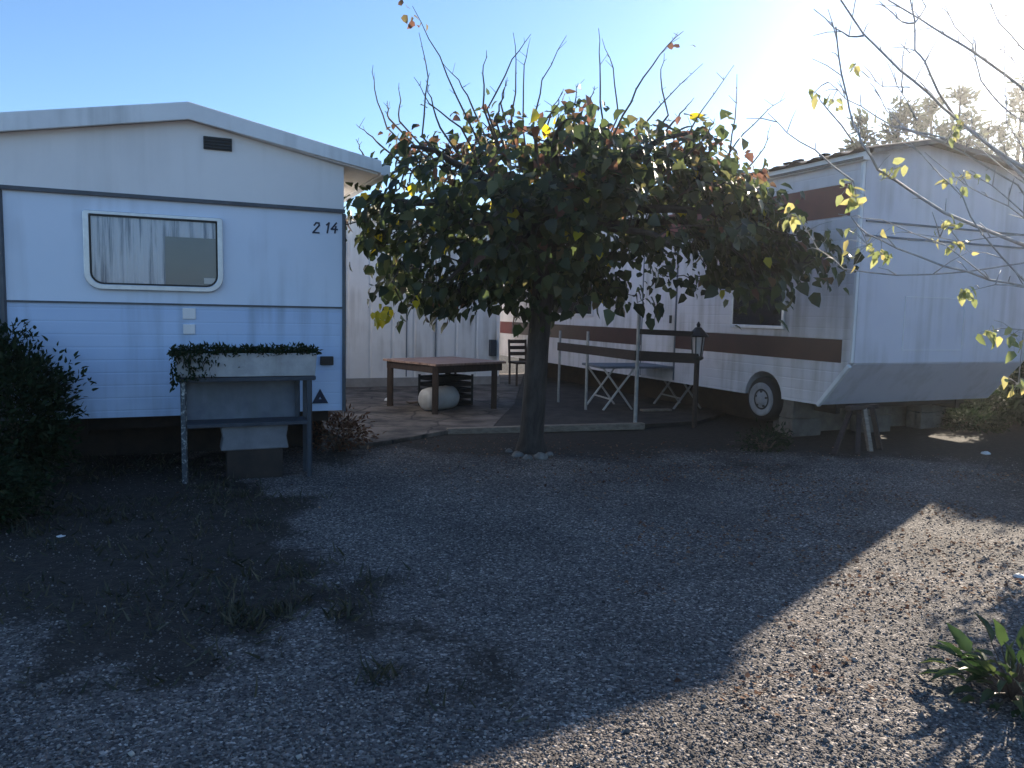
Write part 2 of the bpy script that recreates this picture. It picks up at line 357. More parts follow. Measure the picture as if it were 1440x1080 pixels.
def ground_material():
    m = bpy.data.materials.new('gravel'); m.use_nodes = True
    nt = m.node_tree; N = nt.nodes; L = nt.links; b = N['Principled BSDF']
    b.inputs['Roughness'].default_value = 0.9; b.inputs['Specular IOR Level'].default_value = 0.25
    geo = N.new('ShaderNodeNewGeometry')
    # warped coordinates so that the stones are not round cells
    nw = N.new('ShaderNodeTexNoise'); nw.inputs['Scale'].default_value = 60; L.new(geo.outputs['Position'], nw.inputs['Vector'])
    sc_ = N.new('ShaderNodeVectorMath'); sc_.operation = 'SCALE'; sc_.inputs['Scale'].default_value = 0.006; L.new(nw.outputs['Color'], sc_.inputs[0])
    ad = N.new('ShaderNodeVectorMath'); ad.operation = 'ADD'; L.new(geo.outputs['Position'], ad.inputs[0]); L.new(sc_.outputs[0], ad.inputs[1])
    v1 = N.new('ShaderNodeTexVoronoi'); v1.inputs['Scale'].default_value = 85; L.new(ad.outputs[0], v1.inputs['Vector'])
    v2 = N.new('ShaderNodeTexVoronoi'); v2.inputs['Scale'].default_value = 38; L.new(ad.outputs[0], v2.inputs['Vector'])
    s1 = N.new('ShaderNodeSeparateColor'); L.new(v1.outputs['Color'], s1.inputs[0])
    r1 = N.new('ShaderNodeValToRGB'); ramp(r1, [(0, (0.034, 0.031, 0.031)), (0.45, (0.098, 0.090, 0.085)), (0.85, (0.185, 0.168, 0.152)), (1, (0.42, 0.39, 0.35))])
    L.new(s1.outputs[0], r1.inputs[0])
    big = N.new('ShaderNodeTexNoise'); big.inputs['Scale'].default_value = 1.1; big.inputs['Detail'].default_value = 5; L.new(geo.outputs['Position'], big.inputs['Vector'])
    rb = N.new('ShaderNodeValToRGB'); ramp(rb, [(0.33, (0.70, 0.69, 0.70)), (0.70, (1.28, 1.22, 1.19))]); L.new(big.outputs['Fac'], rb.inputs[0])
    mu = N.new('ShaderNodeMix'); mu.data_type = 'RGBA'; mu.blend_type = 'MULTIPLY'; mu.inputs['Factor'].default_value = 1
    L.new(r1.outputs[0], mu.inputs['A']); L.new(rb.outputs[0], mu.inputs['B'])
    # earth
    ne = N.new('ShaderNodeTexNoise'); ne.inputs['Scale'].default_value = 14; ne.inputs['Detail'].default_value = 10; ne.inputs['Roughness'].default_value = .75; L.new(geo.outputs['Position'], ne.inputs['Vector'])
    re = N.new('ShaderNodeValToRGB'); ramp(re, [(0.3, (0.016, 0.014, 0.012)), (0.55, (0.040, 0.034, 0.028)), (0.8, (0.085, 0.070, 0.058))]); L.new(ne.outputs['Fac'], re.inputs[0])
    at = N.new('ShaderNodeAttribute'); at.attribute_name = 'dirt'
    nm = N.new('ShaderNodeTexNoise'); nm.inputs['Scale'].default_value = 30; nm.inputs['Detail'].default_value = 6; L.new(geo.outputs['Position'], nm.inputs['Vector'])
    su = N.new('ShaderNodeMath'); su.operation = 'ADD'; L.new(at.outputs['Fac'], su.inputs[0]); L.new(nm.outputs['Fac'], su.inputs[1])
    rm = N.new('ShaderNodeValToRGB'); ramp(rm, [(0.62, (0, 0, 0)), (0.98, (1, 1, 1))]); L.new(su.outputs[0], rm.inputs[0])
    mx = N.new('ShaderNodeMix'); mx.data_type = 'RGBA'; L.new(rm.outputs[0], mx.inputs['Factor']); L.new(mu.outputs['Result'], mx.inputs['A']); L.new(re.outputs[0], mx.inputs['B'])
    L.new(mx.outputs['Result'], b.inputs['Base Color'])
    b1 = N.new('ShaderNodeBump'); b1.invert = True; b1.inputs['Strength'].default_value = 0.9; b1.inputs['Distance'].default_value = 0.008; L.new(v1.outputs['Distance'], b1.inputs['Height'])
    b2 = N.new('ShaderNodeBump'); b2.invert = True; b2.inputs['Strength'].default_value = 0.6; b2.inputs['Distance'].default_value = 0.01; L.new(v2.outputs['Distance'], b2.inputs['Height']); L.new(b1.outputs[0], b2.inputs['Normal'])
    L.new(b2.outputs[0], b.inputs['Normal'])
    return m
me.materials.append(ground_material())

# loose stones lying on the gravel
n = 75000
yy = 1.9 + (RNG.random(n)**1.7)*6.5; xx = (RNG.random(n)*2-1)*(0.72*yy+0.3)
keep = RNG.random(n) > dirt_shade_mask(xx, yy)*0.8
xx, yy = xx[keep], yy[keep]; n = len(xx)
zz = (fbm(xx, yy, 1.6, 5)-.5)*0.05*np.exp(-((xx/9)**2+((yy-5)/9)**2)) - np.exp(-((xx-(-0.2+0.25*(yy-3)))/0.35)**2)*0.012*np.exp(-((xx/9)**2+((yy-5)/9)**2))
S = 0.007 + 0.011*RNG.random(n)**2.4 + 0.016*(RNG.random(n) > .985)
P = np.stack([xx, yy, zz + S*0.12], -1)
tag(scatter('gravel_stones', P, np.stack([RNG.normal(size=n), RNG.normal(size=n), RNG.normal(size=n)*.25], -1), np.array([0, 0, 1.0]) + rnd(n)*.5, S, np.clip(RNG.normal(.5, .24, n), 0, 1), 'pebble', None, OCT_V, OCT_F, RNG.uniform(.6, 1.1, n)),
    'loose grey gravel stones strewn over the yard', 'gravel', kind='stuff')

# patio of broken paving between the homes
def patio_material():
    m = mat('paving', (0.05, 0.040, 0.033), (0.21, 0.17, 0.14), 2.2, 0.9, 0.4, 40, lo=0.38, hi=0.66)
    nt = m.node_tree; N = nt.nodes; L = nt.links; b = N['Principled BSDF']
    geo = N.new('ShaderNodeNewGeometry'); v = N.new('ShaderNodeTexVoronoi'); v.feature = 'DISTANCE_TO_EDGE'; v.inputs['Scale'].default_value = 1.6
    nw = N.new('ShaderNodeTexNoise'); nw.inputs['Scale'].default_value = 3; L.new(geo.outputs['Position'], nw.inputs['Vector'])
    mxv = N.new('ShaderNodeMix'); mxv.data_type = 'VECTOR'; mxv.inputs['Factor'].default_value = .12; L.new(geo.outputs['Position'], mxv.inputs['A']); L.new(nw.outputs['Color'], mxv.inputs['B'])
    L.new(mxv.outputs['Result'], v.inputs['Vector'])
    r = N.new('ShaderNodeValToRGB'); ramp(r, [(0.0, (0.25, 0.25, 0.25)), (0.035, (1, 1, 1))]); L.new(v.outputs['Distance'], r.inputs[0])
    src = b.inputs['Base Color'].links[0].from_socket
    mu = N.new('ShaderNodeMix'); mu.data_type = 'RGBA'; mu.blend_type = 'MULTIPLY'; mu.inputs['Factor'].default_value = 1
    L.new(src, mu.inputs['A']); L.new(r.outputs[0], mu.inputs['B']); L.new(mu.outputs['Result'], b.inputs['Base Color'])
    return m
def flat(v, z): return Vector((v.x, v.y, z))
edge = [gnd(505, 632), gnd(560, 624), gnd(625, 612), gnd(690, 609)]
far_ = [Vector((0.05, 12.0, 0)), K(0.6, 9.6, 0), Vector((-4.4, 15.0, 0)), Vector((-2.6, 9.6, 0))]
pb = MB(); pb.prism([flat(p, -0.06) for p in edge + far_], Z*0.115)
tag(pb.build('patio', patio_material(), bevel=0.008), kind='structure')
te = MB(); te.prism([flat(p, -0.07) for p in [gnd(690, 609)+X*.004, gnd(740, 608), gnd(893, 603), gnd(985, 597), K(0.6, 2.4, 0), K(0.6, 9.6, 0)+X*.004, Vector((0.054, 12.0, 0))]], Z*0.123)
tag(te.build('terrace', mat('packed_earth_with_shade', (0.018, 0.015, 0.013), (0.065, 0.054, 0.046), 4, 0.95, 0.5, 30)), kind='structure')  # dark soil, with the deep shade round the railing put into its colour
PZ = 0.055

# ------------------------------------------------------------------ mobile home on the left
uL, _ = mh(7, 400); uR, _ = mh(483, 420)
_, zB0 = mh(80, 590); _, zb = mh(250, 281); _, zl = mh(250, 428)
uA, zA = mh(265, 170)
uE, zE = mh(487, 236)
zB = zB0
home = thing('mobile_home', flat(M(0, -2, 0), 0), 'pale blue and white mobile home with shallow gabled end wall and curtained window', 'mobile home')
DEP = 8.0
uLL = uL - 0.9                                                     # the gable runs on past the lower wall
def zroof(u):                                                      # underside of the roof
    return zA - (zA-zE)/(uE-uA)*(u-uA) if u > uA else zA - 0.185*(uA-u)
b = MB(); b.prism([M(uL, 0, zB), M(uR, 0, zB), M(uR, 0, zl), M(uL, 0, zl)], V*DEP); b.build('lower_wall', 'wallrib', home)
b = MB(); b.prism([M(uL, 0, zl+.003), M(uR, 0, zl+.003), M(uR, 0, zb), M(uL, 0, zb)], V*DEP); b.build('upper_wall', 'wall', home)
b = MB(); b.prism([M(uLL, -.03, zB+.1), M(uL-.003, -.03, zB+.1), M(uL-.003, -.03, zb), M(uLL, -.03, zb)], V*DEP); b.build('side_annexe_wall', 'board', home)
b = MB(); b.prism([M(uLL, .015, zb+.003), M(uR, .015, zb+.003), M(uR, .015, zroof(uR)), M(uA, .015, zA), M(uLL, .015, zroof(uLL))], V*DEP); b.build('gable_wall', 'gable', home)
# roof: folded sheet with a deep white fascia
FA = 0.14; uRE = mh(531, 240)[0]; OV = 0.12
top = lambda u: zroof(u)+FA
for nm, pl in (('roof', [(uLL-.12, 0), (uA, 0), (uRE, 0)]),):
    b = MB()
    pts_t = [M(u, OV-.012, top(u)) for u, _ in pl]; pts_b = [M(u, OV-.012, top(u)-.05) for u, _ in pl][::-1]
    b.prism(pts_t+pts_b, V*(DEP+.3)); b.build('roof', 'fascia', home)
b = MB(); b.prism([M(uLL-.12, OV, top(uLL-.12)-.005), M(uA, OV, zA+FA-.005), M(uRE+.01, OV, top(uRE)-.005), M(uRE+.01, OV, top(uRE)-FA+.02), M(uA, OV, zA-.01), M(uLL-.12, OV, zroof(uLL-.12)-.01)], V*.03)
b.build('fascia', 'fascia', home, bevel=.006)
b = MB(); b.prism([M(uLL-.1, OV-.032, zroof(uLL-.1)+.004), M(uA, OV-.032, zA+.004), M(uRE-.02, OV-.032, zroof(uRE-.02)+.004), M(uRE-.02, OV-.032, zroof(uRE-.02)+.03), M(uA, OV-.032, zA+.03), M(uLL-.1, OV-.032, zroof(uLL-.1)+.03)], V*(DEP+.1)); b.build('soffit', 'gable', home)
b = MB(); b.bar(M(uRE+.05, OV, top(uRE)-.09), M(uRE+.05, -DEP, top(uRE)-.09), .09, .10); b.build('gutter', 'fascia', home, bevel=.01)
b = MB(); b.bar(M(uLL, .026, zb), M(uR+.01, .026, zb), .02, .035); b.build('band_trim', 'trim', home, bevel=.004)
b = MB(); b.bar(M(uL, .008, zl), M(uR, .008, zl), .016, .016); b.build('seam_trim', 'trim', home)
for u in (uL-.012, uR+.004):
    b = MB(); b.bar(M(u, .008, zB-.01), M(u, .008, zb-.02), .035, .03); b.build('corner_trim', 'trim', home, bevel=.004)
b = MB()
for u in (uL+.5, (uL+uR)/2, uR-.5): b.bar(M(u, -.25, zB-.09), M(u, -DEP+.2, zB-.09), .08, .17)
b.bar(M(uL+.1, -.3, zB-.07), M(uR-.1, -.3, zB-.07), .08, .13); b.build('chassis', 'chassis', home)
b = MB(); b.prism([M(uL+.05, -.9, 0), M(uR-.05, -.9, 0), M(uR-.05, -.9, zB-.18), M(uL+.05, -.9, zB-.18)], V*.05); b.build('shade_skirt', 'chassis', home)
# vent in the gable
q = mh(306, 203); b = MB(); b.obox(M(q[0], .02, q[1]), U*.118, V*.014, Z*.055); vent = b.build('gable_vent', 'black', home)
b = MB()
for k in range(4): b.obox(M(q[0], .038, q[1]-.04+.026*k), U*.112, V*.006, Z*.004)
b.build('louvre', 'black', vent)
# window
(w0, wz1), (w1, wz0) = mh(116, 297), mh(314, 411); wz1 = (wz1 + mh(314, 306)[1])/2; wz0 = (wz0 + mh(120, 407)[1])/2
def rrect(u0_, u1_, z0_, z1_, r, wv, rt=None):
    pts = []; rt = r if rt is None else rt
    for cx, cz, a0, rr in ((u1_, z1_, 0, rt), (u0_, z1_, 90, rt), (u0_, z0_, 180, r), (u1_, z0_, 270, r)):
        sx = 1 if cx == u1_ else -1; sz = 1 if cz == z1_ else -1
        for k in range(7):
            a = rad(a0+15*k); pts.append(M(cx - sx*rr + rr*math.cos(a), wv, cz - sz*rr + rr*math.sin(a)))
    return pts
def ring(b, outer, inner, d):
    n = len(outer); s = len(b.v); b.v += outer + inner + [p+d for p in outer] + [p+d for p in inner]
    for i in range(n):
        j = (i+1) % n
        b.f += [[s+i, s+j, s+n+j, s+n+i], [s+2*n+j, s+2*n+i, s+3*n+i, s+3*n+j], [s+i, s+2*n+i, s+2*n+j, s+j], [s+n+j, s+3*n+j, s+3*n+i, s+n+i]]
b = MB(); fr = .045
ring(b, rrect(w0, w1, wz0, wz1, .13, .045, .02), rrect(w0+fr, w1-fr, wz0+fr, wz1-fr*.7, .10, .045, .012), V*.045)
win = b.build('window', 'alu', home, bevel=.006)
b = MB(); ring(b, rrect(w0+fr, w1-fr, wz0+fr, wz1-fr*.7, .10, .036, .012), rrect(w0+fr+.014, w1-fr-.014, wz0+fr+.014, wz1-fr*.7-.014, .09, .036, .006), V*.03); b.build('rubber_seal', 'black', win)
b = MB(); b.prism(rrect(w0+fr+.012, w1-fr-.012, wz0+fr+.012, wz1-fr*.7-.012, .09, .030, .006), V*.004); b.build('pane', 'glass', win)
def pleats(b, ua, ub, z0_, z1_, wv, amp, step, seed):
    rr = random.Random(seed); N_ = max(4, int((ub-ua)/step)); s = len(b.v)
    for i in range(N_+1):
        u = ua+(ub-ua)*i/N_; a = amp*math.sin(i*1.9+rr.uniform(-.5, .5))*rr.uniform(.5, 1)
        b.v += [M(u, wv+a, z0_), M(u+rr.uniform(-.004, .004), wv+a*.6, z1_)]
    for i in range(N_): b.f.append([s+2*i, s+2*i+2, s+2*i+3, s+2*i+1])
um = w0 + (w1-w0)*.56
b = MB(); pleats(b, w0+fr, w1-fr-.01, wz0+fr, wz1-fr, .013, .008, .017, 3); cu_ = b.build('curtain', 'curtain', win, smooth=False)
b = MB(); b.obox(M((um+w1-fr)/2, .0235, (wz0+wz1)/2-.08), U*((w1-fr-um)/2-.012), V*.0012, Z*.225); b.build('blind', 'screen', win)
b = MB(); b.obox(M(w1-.115, .0265, wz0+.10), U*.047, V*.001, Z*.026); b.build('sticker', 'paper', win)
# house number, painted by hand
def strokes(b, pts, ou, oz, sc_, wd=.022, tilt=.18):
    P_ = [(ou+(x+tilt*y)*sc_, oz+y*sc_) for x, y in pts]
    for (a0, c0), (a1, c1) in zip(P_[:-1], P_[1:]):
        dx, dz = a1-a0, c1-c0; l = math.hypot(dx, dz); ex, ez = dx/l*.006, dz/l*.006
        b.bar(M(a0-ex, .0035+.0004*len(b.f)/60, c0-ez), M(a1+ex, .0035+.0004*len(b.f)/60, c1+ez), wd*.8, .004, up=V)
for ch, px in (('2', 440), ('1', 456), ('4', 465)):
    nb = MB()
    u_, z_ = mh(px, 327)
    g = {'2': [(.0, .75), (.15, 1), (.42, 1), (.5, .75), (.0, 0), (.6, 0)], '1': [(.1, .8), (.3, 1), (.3, 0)], '4': [(.4, 1), (.0, .35), (.6, .35)]}[ch]
    strokes(nb, g, u_, z_, .092, .018)
    if ch == '4': strokes(nb, [(.42, .62), (.42, 0)], u_, z_, .092, .018)
    nb.build('house_number_digit', 'inkblue', home)
# vent covers, reflector box and warning triangle on the lower wall
for px, py, hu, hz in ((266, 441, .055, .05), (266, 463, .05, .045)):
    u_, z_ = mh(px, py); b = MB(); b.obox(M(u_, .008, z_), U*hu, V*.008, Z*hz); b.build('vent_cover', 'gable', home, bevel=.006)
u_, z_ = mh(459, 507); b = MB(); b.obox(M(u_, .02, z_), U*.062, V*.02, Z*.042); b.build('socket_box', 'black', home, bevel=.006)
u_, z_ = mh(450, 567); b = MB(); r_ = .085
ring(b, [M(u_-r_*.9, .012, z_), M(u_+r_*.9, .012, z_), M(u_, .012, z_+r_*1.65)], [M(u_-r_*.16, .012, z_+.04), M(u_+r_*.16, .012, z_+.04), M(u_, .012, z_+.066)], V*.010)
b.build('triangle_reflector', 'inkblue', home)

# ------------------------------------------------------------------ planter on its stand
PW = 0.62
(p0, pz1), (p1, _) = mh(246, 497, PW), mh(446, 497, PW); _, pz0 = mh(300, 531, PW); pz1 = mh(340, 497, PW)[1]
st = thing('planter_stand', flat(M((p0+p1)/2, PW-.14, 0), 0), 'dark steel stand with grey backboard carrying the long white trough', 'stand')
l0, l1, l2 = mh(259, 600, PW)[0], mh(425, 580, PW)[0], mh(436, 580, PW)[0]
zs = mh(350, 597, PW)[1]
b = MB(); 
for wv in (PW-.02, PW-.27): b.bar(M(p0+.02, wv, pz0-.02), M(p1-.02, wv, pz0-.02), .035, .035)
for u in (p0+.02, p1-.02): b.bar(M(u, PW-.035, pz0-.02), M(u, PW-.255, pz0-.02), .03, .03)
b.build('top_frame', 'steelblue', st, bevel=.003)
for u, wv, mm, zf in ((l0, PW-.02, 'peel', -.02), (l0, PW-.27, 'steelblue', -.02), (l2, PW-.02, 'steelblue', -.02), (l2, PW-.27, 'steelblue', -.02), (l1, PW-.27, 'steelblue', zs-.0)):
    b = MB(); b.bar(M(u, wv, zf), M(u, wv, pz0-.038), .036, .036); b.build('leg', mm, st, bevel=.003)
b = MB(); b.obox(M((l0+l2)/2, PW-.145, zs), U*((l2-l0)/2-.02), V*.145, Z*.016); b.build('shelf', 'steelblue', st, bevel=.003)
b = MB(); b.obox(M((l0+l1)/2, PW-.30, (pz0+zs)/2-.02), U*((l1-l0)/2), V*.008, Z*((pz0-zs)/2-.03)); b.build('backboard', 'board', st)
tr = MB()
# trough: open box with sloping sides
def trough(b):
    o = []; z0_, z1_ = pz0+.002, pz1
    for (e, z, t) in ((0.0, z0_, .015), (0, z1_, 0), (.02, z1_, 0), (.02, z0_+.06, .015)):
        a0, a1, w0_, w1_ = p0+e+t, p1-e-t, PW-e-t, PW-.28+e+t
        o.append([M(a0, w0_, z), M(a1, w0_, z), M(a1, w1_, z), M(a0, w1_, z)])
    s = len(b.v)
    for r_ in o: b.v += r_
    b.f.append([s+3, s+2, s+1, s])
    for k in range(3):
        for i in range(4): b.f.append([s+4*k+i, s+4*k+(i+1) % 4, s+4*k+4+(i+1) % 4, s+4*k+4+i])
    b.f.append([s+12, s+13, s+14, s+15])
    return b
tro = trough(tr).build('planter_trough', 'concrete', None, bevel=.006, origin=M((p0+p1)/2, PW-.14, pz0))
tag(tro, 'long off-white concrete trough of creeping plants standing on the steel stand', 'planter')
soil = MB(); soil.obox(M((p0+p1)/2, PW-.14, pz1-.03), U*((p1-p0)/2-.03), V*.108, Z*.012); soil.build('soil', 'chassis', tro)
# creeping plant that fills the trough and hangs over its left end
n = 2600
uu = RNG.uniform(p0-.03, p1+.02, n); ww = RNG.uniform(-.29, .02, n); hh = RNG.random(n)**2*.065*(0.5+fbm(uu*3, ww*0, .5, 9))
P = np.array([M(a, PW+c_, pz1-.015+h_) for a, c_, h_ in zip(uu, ww, hh)])
nh = 380
uh = p0 - .045 + np.abs(RNG.normal(0, .16, nh)); hd = RNG.random(nh)**1.4*np.where(uh < p0+.03, .30, .24)*(fbm(uh*1, uh*0, .07, 4) > .47)
P2 = np.array([M(a, PW+.012+RNG.random()*.03, pz1+.02-h_) for a, h_ in zip(uh, hd)])
P = np.concatenate([P, P2]); n = len(P)
D = np.concatenate([rnd(n-nh)+np.array([0, 0, .55]), rnd(nh)*.7+np.array([0, 0, -1])])
tag(scatter('creeping_plant', P, D, rnd(n)+np.array([0, 0, .7]), RNG.uniform(.022, .05, n), np.clip(RNG.normal(.35, .2, n), 0, 1), 'shrubleaf', None, NARROW_V),
    'dark creeping plant filling the white trough and trailing over its left end', 'plant')
# polystyrene box on the ground behind the stand
bx0, bx1 = mh(309, 600, PW-.15)[0], mh(404, 600, PW-.15)[0]; bzt = mh(350, 592, PW-.15)[1]-.02; bzb = mh(350, 630, PW-.15)[1]
b = MB(); t_ = .025; cu0 = (bx0+bx1)/2; hu = (bx1-bx0)/2
b.prism([M(bx0, PW-.05, bzt), M(bx0+.02, PW-.05, (bzt+bzb)/2), M(bx0, PW-.05, bzb), M(bx1, PW-.05, bzb), M(bx1-.02, PW-.05, (bzt+bzb)/2), M(bx1, PW-.05, bzt)], V*.2)
crate = thing('foam_box', M(cu0, PW-.15, 0), 'dull white foam box lying under the shelf of the planter stand', 'box')
o = b.build('box_body', 'poly', crate, bevel=.012)
b = MB(); b.obox(M(cu0, PW-.15, bzt+.008), U*(hu-.012), V*.092, Z*.007); b.build('lid', 'poly', crate, bevel=.004)
b = MB(); b.obox(M(cu0, PW-.15, bzb/2), U*(hu-.05), V*.085, Z*(bzb/2+.01))  # added block, coloured dark to stand for the shade under the box
tag(b.build('shade_block', 'chassis', None, bevel=.006, origin=M(cu0, PW-.15, 0)), 'block added under the white foam box, coloured dark for the shade there', 'filler block')

# ------------------------------------------------------------------ shed at the back
SH = gnd(560, 547)
def Q(u, wv, z): return SH + U*u - V*wv + Z*z
def shq(px, py): q = onplane(px, py, SH, V); return (q-SH).dot(U), q.z
s0, s1 = shq(470, 480)[0], shq(702, 480)[0]
zst = shq(540, 312)[1]; zkb = shq(560, 531)[1]
shed = thing('garden_shed', flat(Q((s0+s1)/2, -1.2, 0), 0), 'white boarded shed standing behind the wooden table and tree', 'shed')
b = MB(); b.prism([Q(s0, 0, zkb), Q(s1, 0, zkb), Q(s1, 0, zst), Q(s0, 0, zst)], V*2.6); b.build('wall', 'shed', shed)
b = MB(); b.prism([Q(s0-.02, .02, 0), Q(s1+.02, .02, 0), Q(s1+.02, .02, zkb-.002), Q(s0-.02, .02, zkb-.002)], V*2.64); b.build('plinth', 'plinth', shed)
b = MB(); b.prism([Q(s0-.1, .12, zst+.002), Q(s1+.1, .12, zst+.002), Q(s1+.1, .12, zst+.06), Q(s0-.1, .12, zst+.06)], V*2.8); b.build('roof', 'fascia', shed, bevel=.01)
b = MB(); b.bar(Q(s1-.03, .02, zkb), Q(s1-.03, .02, zst), .07, .05); b.build('corner_post', 'gable', shed, bevel=.006)
d0, dzt = shq(547, 366); d1, dzb = shq(592, 405)
b = MB(); b.obox(Q((d0+d1)/2, .015, (dzt+dzb)/2), U*((d1-d0)/2+.05), V*.025, Z*((dzt-dzb)/2+.05)); sw = b.build('window', 'gable', shed, bevel=.005)
b = MB(); b.obox(Q((d0+d1)/2, .043, (dzt+dzb)/2), U*((d1-d0)/2), V*.004, Z*((dzt-dzb)/2)); b.build('pane', 'black', sw)
k0, k1 = shq(571, 520)[0], shq(612, 520)[0]
for u in (k0, k1):
    b = MB(); b.bar(Q(u, .012, zkb+.02), Q(u, .012, 2.15), .02, .02); b.build('door_edge', 'board', shed)
u_, z_ = shq(691, 489); b = MB(); b.obox(Q(u_, .06, z_), U*.06, V*.055, Z*.16)
tag(b.build('meter_box', 'steelblue', None, bevel=.01, origin=Q(u_, .06, z_)), 'small dark meter box on the right end of the white shed', 'box')

# ------------------------------------------------------------------ wooden table and what stands under it
TB = thing('garden_table', flat(gnd(640, 572), PZ), 'heavy brown wooden table with plank top standing on the paving', 'table')
zt = PZ + .70
cA, cB, cD = gnd(557, 497, zt), gnd(612, 512, zt), gnd(712, 508, zt)
ax1 = (cD-cB).normalized(); wid = (cD-cB).length; ax2 = (cA-cB); ax2 = (ax2-ax1*ax2.dot(ax1)); dep = min(ax2.length, 1.28); ax2.normalize()
def T(a, c_, z): return flat(cB, z) + ax1*a + ax2*c_
b = MB(); npl = 7
for k in range(npl):
    c0_ = dep*k/npl; c1_ = dep*(k+1)/npl-.008
    b.obox(T(wid/2, (c0_+c1_)/2, zt-.016+random.uniform(-.002, .002)), ax1*(wid/2+random.uniform(-.006, .006)), ax2*((c1_-c0_)/2), Z*.016)
b.build('tabletop', 'tabletop', TB, bevel=.004)
b = MB()
for c_ in (.05, dep-.05): b.bar(T(.05, c_, zt-.085), T(wid-.05, c_, zt-.085), .035, .10)
for a in (.06, wid-.06): b.bar(T(a, .07, zt-.085), T(a, dep-.07, zt-.085), .035, .10)
b.build('apron', 'tableleg', TB, bevel=.004)
for a in (.07, wid-.16):
    for c_ in (.08, dep-.10):
        b = MB(); b.bar(T(a, c_, PZ-.01), T(a, c_, zt-.033), .085, .085); b.build('leg', 'tableleg', TB, bevel=.006)
# white tub lying on its side
tp = T(wid*.30, dep*.32, PZ)
b = MB(); prof = [(.02, -.32), (.12, -.31), (.155, -.27), (.165, -.2)]
for k in range(9): prof += [(.165+.006*(k % 2), -.18+.045*k)]
prof += [(.16, .25), (.13, .29), (.02, .30)]
b.lathe(tp + Z*.17, (ax1*1+ax2*.15), prof, 28)
tag(b.build('white_tub', 'whiteplastic', None, smooth=True, origin=tp), 'white ribbed plastic tub lying on its side under the wooden table', 'tub')
# dark slatted crate behind it
ck = T(wid*.62, dep*.62, PZ)
crt = thing('plastic_crate', ck, 'black slatted crate standing in the shade under the wooden table', 'crate')
b = MB()
for k in range(5):
    z_ = PZ+.04+.095*k
    for s_ in (-1, 1):
        b.bar(ck+ax1*(-.34)+ax2*(.2*s_)+Z*(z_-PZ), ck+ax1*.34+ax2*(.2*s_)+Z*(z_-PZ), .014, .06)
        b.bar(ck+ax2*(-.19)+ax1*(.34*s_)+Z*(z_-PZ), ck+ax2*.19+ax1*(.34*s_)+Z*(z_-PZ), .014, .06)
b.build('slatted_sides', 'black', crt)
for s_ in (-1, 1):
    for t__ in (-1, 1):
        b = MB(); b.bar(ck+ax1*(.345*s_)+ax2*(.205*t__), ck+ax1*(.345*s_)+ax2*(.205*t__)+Z*.47, .035, .035); b.build('corner_post', 'black', crt)
b = MB(); b.obox(ck+Z*.03, ax1*.32, ax2*.18, Z*.012); b.build('base', 'black', crt)
# chair at the caravan's far end
cc = flat(gnd(733, 545), PZ)
ch = thing('wooden_chair', cc, 'dark wooden chair on the paving behind the tree trunk', 'chair')
b = MB(); b.obox(cc+Z*.44, U*.21, V*.20, Z*.02); b.build('seat', 'tableleg', ch, bevel=.008)
for a in (-1, 1):
    for c_ in (-1, 1):
        b = MB(); b.bar(cc+U*(.18*a)+V*(.17*c_), cc+U*(.18*a)+V*(.17*c_)+Z*.42, .04, .04); b.build('leg', 'tableleg', ch)
b = MB()
for a in (-1, 1): b.bar(cc+U*(.18*a)+V*.19+Z*.46, cc+U*(.18*a)+V*.24+Z*.88, .035, .03)
for z_ in (.6, .72, .84): b.bar(cc+U*(-.165)+V*(.2+.045*(z_-.46)/.42*1.0)+Z*z_, cc+U*.165+V*(.2+.045*(z_-.46)/.42)+Z*z_, .016, .07)
b.build('backrest', 'tableleg', ch)

# ------------------------------------------------------------------ caravan on the right
L_ = 9.7; Wd = 3.05; vF = -.385; zS = 3.22
cav = thing('static_caravan', flat(K(Wd/2, L_/2, 0), 0), 'long white static caravan with brown stripes, raised on supports beyond the tree', 'caravan')
zcb = .47
wv_, wz_ = .965, .46
arch = [(wv_+.335*math.cos(rad(a)), wz_+.335*math.sin(rad(a))) for a in range(0, 181, 15)]
prof = [(vF, .99), (vF, zS), (L_, zS), (L_, zcb)] + [(wv_-.335, zcb)][:0] + [(v, z) for v, z in arch[::-1] if z >= zcb-1e-3][::1] + [(.045, zcb)]
prof = [(vF, .99), (vF, zS), (L_, zS), (L_, zcb), (wv_+.335, zcb)] + arch[1:-1] + [(wv_-.335, zcb), (.045, zcb)]
b = MB(); b.prism([K(0, v, z) for v, z in prof], U*Wd); b.build('side_wall', 'cream', cav)
# front panel skin and lower sloping panel, a hand's breadth proud of the body
b = MB(); b.prism([K(.06, vF-.014, .99), K(.06, vF-.014, zS), K(Wd-.06, vF-.014, zS), K(Wd-.06, vF-.014, .99)], V*.012); fp = b.build('front_panel', 'front', cav)
sl = Vector((0, 0, 0)); n0 = (K(0, vF, .99)-K(0, .045, zcb)).cross(U).normalized()
if n0.dot(V) > 0: n0 = -n0
b = MB(); b.prism([K(.06, vF, .985)+n0*.004, K(Wd-.06, vF, .985)+n0*.004, K(Wd-.06, .04, zcb+.006)+n0*.004, K(.06, .04, zcb+.006)+n0*.004], n0*.01); b.build('sloping_front_panel', 'front', cav)
b = MB(); b.bar(K(.015, vF-.006, .99), K(.015, vF-.006, zS), .09, .035); b.build('corner_trim', 'fascia', cav, bevel=.012)
b = MB(); b.bar(K(Wd-.015, vF-.006, .99), K(Wd-.015, vF-.006, zS), .09, .035); b.build('corner_trim', 'fascia', cav, bevel=.012)
b = MB(); b.bar(K(.0, vF, .97)+n0*.012, K(.0, .045, zcb)+n0*.012, .05, .05); b.build('lower_corner_trim', 'fascia', cav, bevel=.01)
def cside(px, py): q = onplane(px, py, CV, U); return (q-CV).dot(V), q.z
fpn = K(0, vF, 0)
